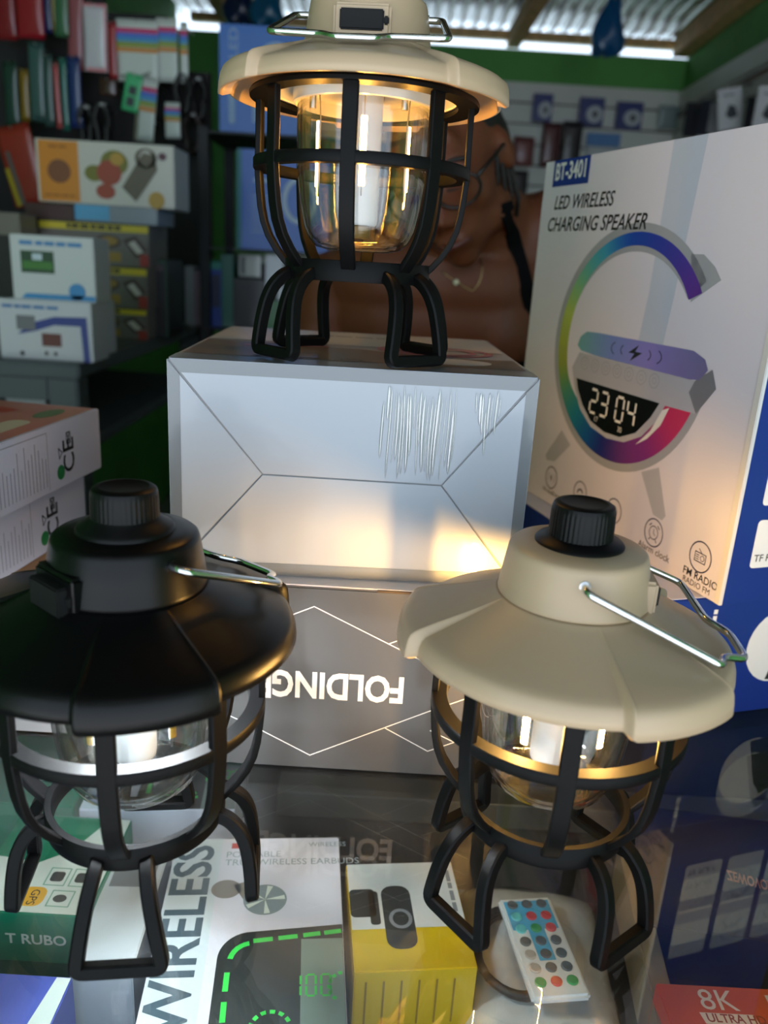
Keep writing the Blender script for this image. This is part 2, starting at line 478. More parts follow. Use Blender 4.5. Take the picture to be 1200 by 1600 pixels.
    P = lambda d, w, z: u * d + v * w + Vector((0, 0, z))
    pad = MB()
    pad.add([P(d, w, z) for z in (148.4, 163.0) for d in (26.0, 31.9) for w in (-13.4, 13.4)], [(0, 2, 3, 1), (4, 5, 7, 6), (0, 1, 5, 4), (2, 6, 7, 3), (0, 4, 6, 2), (1, 3, 7, 5)])
    pb = pad.build('port_housing', top, r, bevel=1.4, seg=3)
    cov = MB()
    cov.add([P(d, w, z) for z in ((151.5, 160.2) if top is M['beige'] else (148.0, 159.4)) for d in (30.4, 33.4 if top is M['beige'] else 36.0) for w in (-10.2, 10.2)], [(0, 2, 3, 1), (4, 5, 7, 6), (0, 1, 5, 4), (2, 6, 7, 3), (0, 4, 6, 2), (1, 3, 7, 5)])
    cov.add([P(d, w, z) for z in ((154, 157.6) if top is M['beige'] else (152, 156.4)) for d in (31.2, 33.0) for w in (10.0, 12.6)], [(0, 2, 3, 1), (4, 5, 7, 6), (0, 1, 5, 4), (2, 6, 7, 3), (0, 4, 6, 2), (1, 3, 7, 5)])
    tag(cov.build('port_cover', M['rubber'], pb, bevel=.6), 'black rubber charging port cover')
    # dial with ribbed knob
    if top is M['beige']:
        fl = [(18.4, 172.4), (18.5, 173.6), (17.6, 174.6), (14.6, 175.4), (13.4, 176.2)]
    else:
        fl = [(19.2, 171.6), (19.2, 173.6), (18.4, 174.8), (15.2, 176.4), (13.4, 178.4)]
    kb = MB().lathe([(.01, 172.2)] + fl + [(.01, 176.4)], 72).build('dial', M['knob'], r, smooth=True, angle=35)
    mb = MB(); n = 168; vs = []; fs = []
    prof = [(13.4, 175.2, 0), (13.4, 176.0, 1), (13.1, 187.0, 1), (12.9, 188.2, 0), (12.4, 189.6, 0), (11.4, 190.3, 0), (9.6, 190.5, 0), (8.8, 190.1, 0), (.01, 190.1, 0)]
    for i in range(n):
        t = 2 * PI * i / n
        for R, z, g in prof:
            R2 = R - (knob_ridge if (i % 4) in (0, 1) else 0) * g
            vs.append((R2 * math.cos(t), R2 * math.sin(t), z))
    k = len(prof)
    for i in range(n):
        j = (i + 1) % n
        for q in range(k - 1): fs.append((i * k + q, j * k + q, j * k + q + 1, i * k + q + 1))
    mb.add(vs, fs).build('knob', M['knob'], kb, smooth=True, angle=30)
    # folded wire handle, hooked into the housing at both sides
    a = math.radians(hdir); u = Vector((math.cos(a), math.sin(a), 0)); w = Vector((math.sin(a), -math.cos(a), 0))
    hp = [(0, 27.5, 165), (0, 36.5, 165)] + hang + [(0, -36.5, 165), (0, -27.5, 165)]
    pts = fillet([u * d + w * ww + Vector((0, 0, z)) for d, ww, z in hp], 4.2, 5)
    MB().tube(pts, 1.6, 12).build('wire_handle', M['chrome'], r, smooth=True, angle=50)
    for sg in (1, -1):
        q = w * 28.4 * sg + Vector((0, 0, 165))
        MB().tube([q, q + w * sg * 1.4], 2.3, 14).build('handle_socket', M['steel'] if top is M['beige'] else M['knob'], r, smooth=True, angle=40)
    return r
bail_off = [(53, 39, 142.2), (55, 30, 142), (66, 25, 139.6), (66, 2, 139.6), (58, -6, 141.4), (55, -41, 144)]
bail_left = [(48, 40, 147), (49, 30, 147), (58, 25, 144), (58, 2, 144), (49, -4, 147), (47, -41, 148)]
bail_mid = [(44, 41, 146.5), (49, 15, 145), (57, 10, 142.2), (57, -9, 142.2), (49, -13, 145), (44, -41, 146.5)]
LT = lantern((-22, 448.5, 228.4), 310.8, 326, 267, 267, M['beige'], M['warm'], 'lit cream-shaded lantern standing high on the white carton, glowing filaments visible', .35, bail_mid)
LT.rotation_euler.x = math.radians(-.8); LT.location.z += .0006
LR = lantern((82.2, 316.1, 0.2), 308.5, 297, 354, -6, M['beige'], M['warm_dim'], 'cream-shaded lantern with black knob standing on the glass counter at right', .35, bail_off, 7)
LL = lantern((-102.4, 300.3, 0.2), 278, 293, 231, 52, M['black'], M['off'], 'black-shaded lantern on the glass counter at left, cold white light inside', .28, bail_left)

# ------------------------------------------------------------------ glass counter
alu = mat('brushed_aluminium', (150, 150, 146), .38, metal=.9)
dark_board = mat('dark_laminate', (20, 19, 22), .5)
ct = empty('display_counter', (0, 460, 0), 0, 'glass-topped display counter with aluminium rails, goods under its top pane', 'counter')
def cpart(name, m, x0, y0, z0, x1, y1, z1, bevel=.6):
    return MB().box(x0, y0 - 460, z0, x1, y1 - 460, z1).build(name, m, ct, bevel=bevel)
CX0, CX1, CY0, CY1 = -560., 620., 120., 800.
gp = cpart('glass_top', clear('counter_glass', (.94, .97, .97), .055, .92, 4.4, haze=.014), CX0, CY0, -6, CX1, CY1, 0, 0)
cpart('shelf_board', dark_board, CX0 + 12, CY0 + 12, -150, CX1 - 12, CY1 - 12, -140)
cpart('base_cabinet', dark_board, CX0 + 6, CY0 + 6, FZ, CX1 - 6, CY1 - 6, -420)
for x in (CX0 + 2, CX1 - 22):
    for y in (CY0 + 2, CY1 - 22): cpart('corner_post', alu, x, y, -420, x + 20, y + 20, -6.2)
for y in (CY0 + 2, CY1 - 18): cpart('rail', alu, CX0 + 22, y, -24, CX1 - 22, y + 16, -6.2)
for y in (CY0 + 2, CY1 - 18): cpart('rail', alu, CX0 + 22, y, -164, CX1 - 22, y + 16, -150.2)
for x in (CX0 + 4, CX1 - 20): cpart('rail', alu, x, CY0 + 22, -24, x + 16, CY1 - 22, -6.2)
cpart('cross_rail', alu, -70, 526, -139.9, CX1 - 22, 552, -118)
cpart('back_panel', dark_board, CX0 + 20, CY1 - 14, -420, CX1 - 20, CY1 - 6, -6.3)

# ------------------------------------------------------------------ cartons on the counter
W_ = mat('white_card', (176, 182, 192), .3, coat=.3, bump=.02, bscale=300)
W2 = mat('white_card_satin', (218, 215, 226), .38, coat=.15)
ink_k = mat('black_ink', (34, 34, 38), .45)
ink_b = mat('blue_ink', (28, 52, 140), .35, coat=.3)
ink_g = mat('grey_ink', (128, 130, 134), .4)
ink_w = mat('white_ink', (226, 226, 224), .45)
silver = mat('silver_print', (122, 127, 132), .3, metal=.1, coat=.4)

# white carton lying on the grey one, its folded bottom flaps towards us
def folded_carton():
    wd, dp, hg = 188.5, 190., 114.6
    r = empty('white_carton', (-113.2, 402.6, 113.4), math.radians(2.0), 'white carton with grey edges, folded bottom flaps facing us, under the lit lantern', 'box')
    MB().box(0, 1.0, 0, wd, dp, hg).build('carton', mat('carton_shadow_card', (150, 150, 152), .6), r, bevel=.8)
    g = .35; A, B = (48.6, 56.6), (142.6, 55.4)
    fl = dict(top=[(.8 + g, hg), (wd - .8 - g, hg), (B[0], B[1] + g), (A[0], A[1] + g)], bottom=[(A[0], A[1] - g), (B[0], B[1] - g), (wd - .8 - g, 0), (.8 + g, 0)],
              left=[(0, .6), (A[0] - g * 1.6, A[1]), (0, hg - .6)], right=[(wd, hg - .6), (B[0] + g * 1.6, B[1]), (wd, .6)])
    t = 7.0
    for nm, poly in fl.items():
        lift = dict(top=.0, bottom=.25, left=.1, right=.1)[nm]
        mb = MB(); n = len(poly)
        if nm == 'left': poly = poly[::-1]
        if nm == 'right': poly = poly[::-1]
        mb.add([(a, 1.0, b) for a, b in poly] + [(a, -.0 - lift * (1 if (a, b) in (A, B) else 0), b) for a, b in poly],
               [tuple(range(n))[::-1], tuple(range(n, 2 * n))] + [(i, (i + 1) % n, n + (i + 1) % n, n + i) for i in range(n)])
        f = mb.build('flap', W_, r, bevel=.15, seg=1)
        pl = lambda a, b, e: (a, -e - lift * .2, b)
        if nm == 'top': q = [[(1.2, hg - .3), (wd - 1.2, hg - .3), (wd - t * .92, hg - t), (t * .92, hg - t)]]
        elif nm == 'bottom': q = [[(1.2, .3), (t * .92, t), (wd - t * .92, t), (wd - 1.2, .3)]]
        elif nm == 'left': q = [[(.3, 1.2), (.3, hg - 1.2), (t * .9, hg - t * 1.15), (t * .9, t * 1.15)]]
        else: q = [[(wd - .3, 1.2), (wd - t * .9, t * 1.15), (wd - t * .9, hg - t * 1.15), (wd - .3, hg - 1.2)]]
        prt(f, 'printed_border', pl, silver, q, .22, 'silver grey printed edge')
    P = planes(wd, dp, hg)
    film = clear('clear_film', (1, 1, 1), .28, .6, 4, .1)
    rr_ = random.Random(3); mb = MB()
    for q in range(30):
        a0 = 110 + q * 1.75 + rr_.uniform(-.5, .5) + (9 if q > 21 else 0); b1 = 107.5 - rr_.uniform(0, 5) - (6 if q % 5 == 0 else 0); b0 = max(57.6, b1 - rr_.uniform(18, 52)); hw = rr_.uniform(.45, 1.1)
        if q > 21: b0 = b1 - rr_.uniform(10, 30)
        vs = []; fs = []; m_ = 14
        for k in range(m_ + 1):
            b = b0 + (b1 - b0) * k / m_; cx = a0 + .5 * math.sin(b * .07 + q * .4); e = math.sin(PI * k / m_) ** .2 * hw
            for t in range(7):
                u = t / 3 - 1; vs.append((cx + u * e, -.32 - .45 * (1 - u * u), b))
        for k in range(m_):
            for t in range(6): fs.append((k * 7 + t, k * 7 + t + 1, k * 7 + t + 8, k * 7 + t + 7))
        mb.add(vs, fs)
    tag(mb.build('film_wrinkles', film, r, smooth=True, fix=False), 'glossy wrinkles of clear film', kind='stuff')
    # printed lid: picture of faint brown and red shapes
    prt(r, 'printed_border', P['top'], silver, rect(0.6, 0.6, wd - .6, 20), .2, 'silver grey printed edge')
    br = mat('brown_print', (112, 98, 84), .4, coat=.4); pk = mat('rose_print', (176, 116, 128), .4, coat=.4); wp = mat('pale_print', (205, 203, 200), .4, coat=.4)
    prt(r, 'lid_print', P['top'], br, [[(3, 22), (wd - 3, 22), (wd - 3, 66), (140, 60), (100, 82), (3, 96)]], .3, 'brown picture')
    prt(r, 'lid_print', P['top'], wp, rect(3, 100, wd - 3, dp - 3) + ell(150, 44, 20, 14), .4, 'pale picture')
    prt(r, 'lid_print', P['top'], pk, arc(142, 92, 36, 26, 5, 0, 360) + arc(142, 92, 26, 18, 4, 0, 360) + lines([(30, 74), (76, 86)], 5) + lines([(34, 88), (72, 98)], 4), .5, 'rose curls')
    prt(r, 'lettering', P['top'], ink_k, words(60, 128, 152, 3.5, 6) + arc(92, 27, 6, 6, 1, 0, 360) + text2d('W', 6, 89, 25) + lines([(40, 27), (74, 27)], 2.5), .5)
folded_carton()

# grey carton beneath, its lettering upside down
fold_card = mat('grey_printed_card', (70, 69, 69), .34, coat=.35, vary=.16, vscale=9)
def grey_carton():
    x0 = -114.
    r, P = carton('grey_carton', 'long dark grey carton with upside-down white lettering FOLDING, under the white carton', 'box', (x0, 393, .2), (190, 118, 112.2), 0, fold_card)
    o = 114.
    MB().box(.6, 1.2, 112.2, 189.4, 117, 113.0).build('lid', W2, r, bevel=.3)
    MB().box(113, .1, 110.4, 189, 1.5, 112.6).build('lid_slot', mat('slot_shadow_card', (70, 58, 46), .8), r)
    f = lambda x, z: (x + o, z)
    prt(r, 'lettering', P['front'], ink_w, text2d('FOLDING', 15.6, o + 17.4, 61.4, PI, bold=.03, sx=.775) + text2d('F', 15.6, o - 56.0, 60.2, PI, bold=.03, sx=.775), .3, 'white upside-down lettering')
    L = lambda *p: lines([f(*q) for q in p], .55)
    hx = L((-60, 89), (-34.3, 101.4), (22.9, 74.2), (48, 62)) + L((7.1, 82), (24, 90), (62, 74)) + L((-92, 37), (-62, 23.3), (-34, 8.8), (33.4, 42.6), (62, 56)) + L((7.3, 29.7), (32.8, 16), (47.5, 22.9), (33.3, 29.4), (37, 31))
    prt(r, 'hexagon_lines', P['front'], ink_w, hx, .28, 'thin white hexagon lines')
grey_carton()

# speaker cartons at the right, one standing on one lying flat
blue_card = mat('deep_blue_card', (20, 42, 128), .3, coat=.4, bump=.03, bscale=120)
def rainbow(deg):
    st = [(0, (88, 30, 92)), (40, (92, 52, 150)), (72, (52, 60, 160)), (95, (30, 70, 172)), (118, (66, 160, 190)), (140, (110, 180, 150)), (165, (176, 192, 70)), (195, (150, 160, 40)), (212, (84, 150, 120)), (230, (36, 128, 150)), (250, (26, 84, 150)), (262, (34, 44, 120)), (280, (96, 50, 120)), (300, (130, 50, 130)), (325, (190, 50, 100)), (340, (206, 50, 90)), (360, (206, 50, 90))]
    for (a, c), (b, d) in zip(st, st[1:]):
        if a <= deg <= b:
            t = (deg - a) / (b - a); return lin([x + (y - x) * t for x, y in zip(c, d)])
    return lin(st[-1][1])
def icon(kind, x, z, R):
    out = arc(x, z, R, R, .9, 0, 360, 28)
    if kind == 'radio':
        out += lines([(x - 5, z - 3.5), (x + 5, z - 3.5), (x + 5, z + 2.5), (x - 5, z + 2.5)], .6, True) + arc(x + 2, z - .5, 2, 2, .5, 0, 360, 12) + lines([(x - 4, z + .8), (x - 1.2, z + .8)], .5) + lines([(x - 4, z - .6), (x - 1.2, z - .6)], .5) + lines([(x - 4, z - 2), (x - 1.2, z - 2)], .5) + lines([(x + 1, z + 2.6), (x - 2, z + 5)], .5)
    elif kind == 'clock':
        out += arc(x, z, 5, 5, .7, 0, 360, 18) + lines([(x, z + 2.6), (x, z - .4), (x + 1.8, z - 1.6)], .6) + lines([(x - 5.4, z + 4), (x - 3.4, z + 5.8)], .8) + lines([(x + 5.4, z + 4), (x + 3.4, z + 5.8)], .8) + lines([(x - 3, z - 4.6), (x - 4.2, z - 6)], .8) + lines([(x + 3, z - 4.6), (x + 4.2, z - 6)], .8)
    elif kind == 'bolt':
        out += [[(x + .6, z + 3.6), (x - 2, z - .3), (x, z - .3)], [(x - .6, z - 3.6), (x + 2, z + .3), (x, z + .3)]] + arc(x, z, 5.5, 5.5, .5, 140, 220, 8) + arc(x, z, 5.5, 5.5, .5, -40, 40, 8)
    elif kind == 'lamp':
        out += arc(x, z - 1, 4.5, 4.5, 1.4, 20, 180, 12)
    else:
        out += arc(x, z, 4, 4, .6, 0, 360, 12) + lines([(x - 2, z), (x + 2, z)], .6) + lines([(x, z - 2), (x, z + 2)], .6)
    return out
def seg_digit(d, x, z, w, h, t):
    sg = {'0': 'abcdef', '1': 'bc', '2': 'abged', '3': 'abgcd', '4': 'fgbc', '8': 'abcdefg'}[d]
    A = dict(a=[(x, z + h), (x + w, z + h)], b=[(x + w, z + h), (x + w, z + h / 2)], c=[(x + w, z + h / 2), (x + w, z)], d=[(x, z), (x + w, z)], e=[(x, z), (x, z + h / 2)], f=[(x, z + h / 2), (x, z + h)], g=[(x, z + h / 2), (x + w, z + h / 2)])
    out = []
    for k in sg:
        p, q = Vector(A[k][0]), Vector(A[k][1]); e = (q - p).normalized() * t * .75
        out += lines([tuple(p + e), tuple(q - e)], t)
    return out
def speaker_print(r, pl):
    grey1 = mat('picture_grey', (160, 163, 170), .35, coat=.2); grey2 = mat('picture_light_grey', (176, 178, 188), .35, coat=.2)
    grey3 = mat('picture_dark_grey', (118, 120, 128), .35, coat=.2)
    cx, cz = 144., 139.
    tr = mat('picture_pale_blue', (190, 198, 214), .38, coat=.15)
    prt(r, 'pale_stripe', pl, tr, [[(167, 275.6), (200, 275.6), (192, 180), (178, 60), (150, 60), (165, 180)]], .12)
    g1 = arc(cx, cz, 95, 87, 19, 36, 352, 64)
    g1 += [[(209, 177), (233.4, 191.5), (226, 199), (214, 206), (202, 206), (206, 190)]]
    prt(r, 'lamp_body_picture', pl, grey1, g1, .16, 'grey printed lamp ring')
    prt(r, 'lamp_foot_picture', pl, grey2, [[(76, 66), (55, 40), (58, 36), (71, 38), (92, 57)]], .14)
    prt(r, 'lamp_foot_picture', pl, grey2, [[(187, 60), (207, 35), (217, 34), (220, 38), (205, 68)]], .14)
    band = []
    n = 120
    for k in range(n):
        a0, a1 = 33 + (348 - 33) * k / n, 33 + (348 - 33) * (k + 1) / n
        p, q = math.radians(a0), math.radians(a1)
        low = lambda a: 1 if 190 < a < 349 else 0
        def ro(a): return (89, 81)
        def ri(a):
            t = smooth((a - 195) / 50) * (1 - 0 * a)
            return (75 - 12 * t, 72 - 12 * t)
        band.append([(cx + ri(a0)[0] * math.cos(p), cz + ri(a0)[1] * math.sin(p)), (cx + ro(a0)[0] * math.cos(p), cz + ro(a0)[1] * math.sin(p)), (cx + ro(a1)[0] * math.cos(q), cz + ro(a1)[1] * math.sin(q)), (cx + ri(a1)[0] * math.cos(q), cz + ri(a1)[1] * math.sin(q))])
    prt(r, 'rainbow_band', pl, attr_mat('rainbow_print', .3, .3), band, .22, 'rainbow coloured ring', ink=lambda a, b: rainbow(math.degrees(math.atan2((b - cz) / 81, (a - cx) / 89)) % 360))
    prt(r, 'lamp_console_picture', pl, grey2, [[(80, 118), (88, 131), (228, 130), (246, 128), (232, 110), (201, 109.5), (195, 98), (181, 84), (162, 75.5), (140, 73.5), (117, 77.5), (99, 88), (88, 102), (83, 112)]], .3, 'light grey printed console')
    prt(r, 'lamp_console_picture', pl, grey3, [[(232, 110), (246, 128), (240, 139), (226, 130), (222, 122)]], .34)
    def padink(a, b):
        t = max(0, min(1, (a - 84) / 150)); st = [(0, (110, 170, 165)), (.3, (120, 140, 205)), (.6, (140, 130, 205)), (1, (110, 106, 150))]
        for (x, c), (y, d) in zip(st, st[1:]):
            if x <= t <= y: return lin([p + (q - p) * (t - x) / (y - x) for p, q in zip(c, d)])
        return lin((110, 106, 150))
    pad = [[(84, 136), (90, 132.5), (110, 131.2), (110, 148), (95, 147.5), (87, 143)]] + [[(a, 131.2 - .01 * (a - 110)), (a + 11, 131.1 - .01 * (a - 99)), (a + 11, 148), (a, 148)] for a in range(110, 220, 11)] + [[(220, 129.9), (230, 131), (236, 138), (232, 144), (220, 148)]]
    prt(r, 'charging_pad_picture', pl, attr_mat('pad_print', .3, .3), pad, .38, 'violet printed charging pad', ink=padink)
    prt(r, 'charging_mark', pl, ink_k, [[(163, 145), (152, 138.6), (159, 138.6)], [(155, 133), (168, 140), (160, 140)]] + arc(160, 139.5, 18, 7, .8, 150, 210, 8) + arc(160, 139.5, 30, 9, .8, 150, 210, 8) + arc(160, 139.5, 18, 7, .8, -30, 30, 8) + arc(160, 139.5, 30, 9, .8, -30, 30, 8), .46)
    prt(r, 'screen_picture', pl, mat('screen_black_ink', (10, 10, 12), .3), [[(88.4, 110.8), (195, 110), (188, 99), (174, 85), (156, 78), (136, 77.4), (116, 82), (102, 92), (93, 102)]], .4, 'black printed clock screen')
    dg = []
    for i, c in enumerate('2304'): dg += seg_digit(c, 112.5 + i * 14.2 + (6 if i > 1 else 0), 88.6, 9, 17.5, 2.0)
    dg += text2d('17', 4, 120, 82.8) + text2d('30', 4, 152, 81.4)
    prt(r, 'lettering', pl, ink_w, dg + [[(199, 106), (206, 109), (200, 96), (188, 84), (176, 77), (190, 90)]], .52, 'white clock digits 2304')
    bt_ = []
    for i in range(7): bt_ += arc(97.5 + i * 14.7, 123.7, 5.6, 5.2, .8, 0, 360, 18) + arc(97.5 + i * 14.7, 123.7, 2.6, 2.4, .7, 0, 360, 10)
    prt(r, 'button_picture', pl, grey1, bt_, .4)
    prt(r, 'model_tag', pl, ink_b, rect(14.5, 255.8, 69, 275.8), .2, 'blue model tag')
    prt(r, 'lettering', pl, ink_w, text2d('BT-3401', 12.4, 17.4, 261.0, bold=.025, sx=.79), .3, 'white model lettering')
    prt(r, 'lettering', pl, ink_k, text2d('LED WIRELESS', 10.2, 21, 238.4, shear=.25, bold=.012, sx=.93) + text2d('CHARGING SPEAKER', 10.6, 13.4, 221.6, shear=.25, bold=.012, sx=.965), .3, 'black italic lettering')
    ic = (icon('bolt', 69, 23.4, 9.6), icon('lamp', 115, 23.4, 9.6), icon('x', 162.4, 23.4, 9.6), icon('clock', 210.7, 23.0, 10.2), icon('radio', 259, 23.4, 10.4))
    for q in ic: prt(r, 'icon', pl, mat('navy_ink', (30, 34, 78), .4), q, .2)
    prt(r, 'lettering', pl, ink_k, text2d('Wireless', 3.6, 57, 9.4) + text2d('Charge', 3.6, 73, 9.4) + text2d('Alarm clock', 5.0, 196, 8.4) + text2d('FM RADIO', 5.0, 245.5, 8.0, bold=.01) + text2d('RADIO FM', 4.0, 246.5, 2.6), .2)
def speaker_side(r, pl, w):
    pnl = []
    for i in range(3):
        for j in range(2): pnl += rrect(17.5 + i * 37, 23.4 + j * 40.5, 49 + i * 37, 54.6 + j * 40.5, 2.6)
    prt(r, 'white_label', pl, ink_w, pnl, .2, 'white rounded icon label')
    t = []
    for i, (a, b) in enumerate((('TF PLAY', 'USB'), ('RADIO', 'ALARM'), ('LAMP', 'CLOCK'))):
        x = 33.5 + i * 37
        t += text2d(a, 4.6, x - 13.8, 27.6, bold=.01) if i == 0 else [] + arc(x, 42.6, 7.6, 7.6, .6, 0, 360, 20) + arc(x, 83, 7.6, 7.6, .6, 0, 360, 20)
    prt(r, 'lettering', pl, ink_k, t, .3)
ya = math.atan2(.327, .945)
sp, P = carton('speaker_carton', 'white and blue speaker carton standing upright, rainbow ring lamp pictured on it', 'box', (118, 724, 88.8), (118, 281.5, 276), ya, blue_card)
# its white front is the side that turns left
MB().add([(-.4, .3, .3), (-.4, 281.2, .3), (-.4, 281.2, 275.7), (-.4, .3, 275.7), (.6, -.6, .0), (.6, 281.2, .3), (.6, 281.2, 275.7), (.6, -.6, 275.7)],
         [(0, 1, 2, 3), (7, 6, 5, 4), (0, 4, 5, 1), (2, 6, 7, 3), (0, 3, 7, 4), (1, 5, 6, 2)]).build('front_panel', W2, sp)
sp.location = (Vector((210, 458, 88.8))) * S
MB().add([(-.9, -1.2, .2), (-.9, 4.0, .2), (-.9, 4.0, 275.8), (-.9, -1.2, 275.8), (1.8, -1.2, .2), (1.8, 4, .2), (1.8, 4, 275.8), (1.8, -1.2, 275.8)],
         [(0, 1, 2, 3), (7, 6, 5, 4), (0, 4, 5, 1), (2, 6, 7, 3), (0, 3, 7, 4), (1, 5, 6, 2)]).build('cut_edge', mat('raw_card_edge', (214, 212, 208), .6), sp, bevel=.4)
speaker_print(sp, lambda a, b, e: (-.4 - e, 281.5 - a, b))
speaker_side(sp, P['front'], 118)
lo, P = carton('speaker_carton', 'deep blue speaker carton lying flat beneath the upright speaker carton', 'box', (182, 462, .3), (278, 276, 88), math.atan2(.301, .954), blue_card)
MB().box(.8, .8, 88, 277.2, 275.2, 88.4).build('front_panel', W2, lo)
disc = ell(92, 49, 26, 27)
prt(lo, 'round_picture', P['front'], ink_w, disc, .2, 'white disc')
prt(lo, 'round_picture', P['front'], ink_k, [[(86, 24), (100, 22.6), (112, 30), (112, 66), (104, 70), (97, 60)]], .3, 'black product shape in the disc')
prt(lo, 'lettering', P['front'], ink_w, [[(b, a) for a, b in q] for q in words(62, 80, 34, 3, 3)], .2)

# flat cartons stacked at the left on a kraft box
kraft = mat('kraft_card', (168, 124, 84), .75, vary=.08, vscale=20)
yl = math.atan2(487.9 - 616.2, -243.3 + 227.3) + PI       # along the long front, read from left to right
peach = mat('coral_printed_card', (206, 132, 116), .4, coat=.2); cream = mat('cream_ink', (216, 200, 170), .4)
def flat_carton(corner, z, label, lid):
    d = Vector((math.cos(yl), math.sin(yl), 0)); L = 230.
    o = Vector((corner[0], corner[1], z)) - d * L
    r, P = carton('flat_carton', label, 'box', o, (L, 170, 47.6), yl, W2, 'flat white cartons at the left')
    f = lambda x, zz: (L - x, zz + 47.6)
    prt(r, 'lettering', P['front'], ink_k, text2d('CE', 15, L - 42, 8.6, PI / 2, bold=.01) + lines([f(58, -22), f(62.6, -18), f(62, -26)], .8, True) + lines([f(46, -9), f(51, -9), f(51, -17), f(46, -17)], .9, True) + lines([f(46, -9), f(51, -17)], .9) + lines([f(46, -17), f(51, -9)], .9), .25)
    prt(r, 'green_mark', P['front'], mat('green_ink', (44, 130, 70), .4), ell(L - 61, 11.6, 5.2, 5.4), .25, 'green round mark')
    tx = []
    for i in range(14):
        tx += lines([f(80 + i * 4.2, -42), f(80 + i * 4.2, -42 + 18 + 16 * random.random())], .7)
    prt(r, 'small_print', P['front'], mat('pale_grey_ink', (150, 146, 150), .5), tx + lines([f(77, -45), f(77, -4)], .5) + lines([f(77, -4), f(145, -4)], .5), .25)
    prt(r, 'colour_stripe', P['front'], mat('violet_ink', (96, 90, 150), .5), rect(L - 150, 3, L - 140, 44), .25)
    prt(r, 'lid_print', P['top'], peach, rect(1.5, 3, L - 2, 167), .2, 'coral printed lid')
    if lid:
        prt(r, 'lid_print', P['top'], cream, rect(30, 128, L - 30, 158) + rect(60, 80, 120, 96) + rrect(L - 118, 16, L - 62, 34, 9) + rrect(L - 190, 16, L - 140, 40, 9), .3, 'cream patches')
        prt(r, 'lid_print', P['top'], mat('red_ink', (190, 70, 60), .4), [[(L - 80, 66), (L - 30, 48), (L - 24, 66), (L - 70, 84)], [(40, 100), (150, 84), (160, 112), (40, 124)]], .35, 'red patch')
        prt(r, 'lid_print', P['top'], mat('leaf_ink', (110, 134, 90), .4), ell(L - 34, 22, 18, 8), .35, 'green leaf')
    return r
kd = Vector((math.cos(yl), math.sin(yl), 0))
kb, P = carton('kraft_box', 'brown-topped box with grey front under the two flat white cartons at left', 'box', (-312, 412, .2), (148, 150, 60.6), 0, kraft)
prt(kb, 'grey_print', P['front'], mat('pale_grey_print', (176, 172, 172), .4), rect(.6, .6, 147.4, 60), .2, 'pale grey front')
flat_carton((-238.3, 606.7), 61.2, 'lower flat white carton with green mark, set back under the coral-lidded one', False)
flat_carton((-227.3, 616.2), 109.2, 'upper flat white carton with coral printed lid and CE marks at left', True)

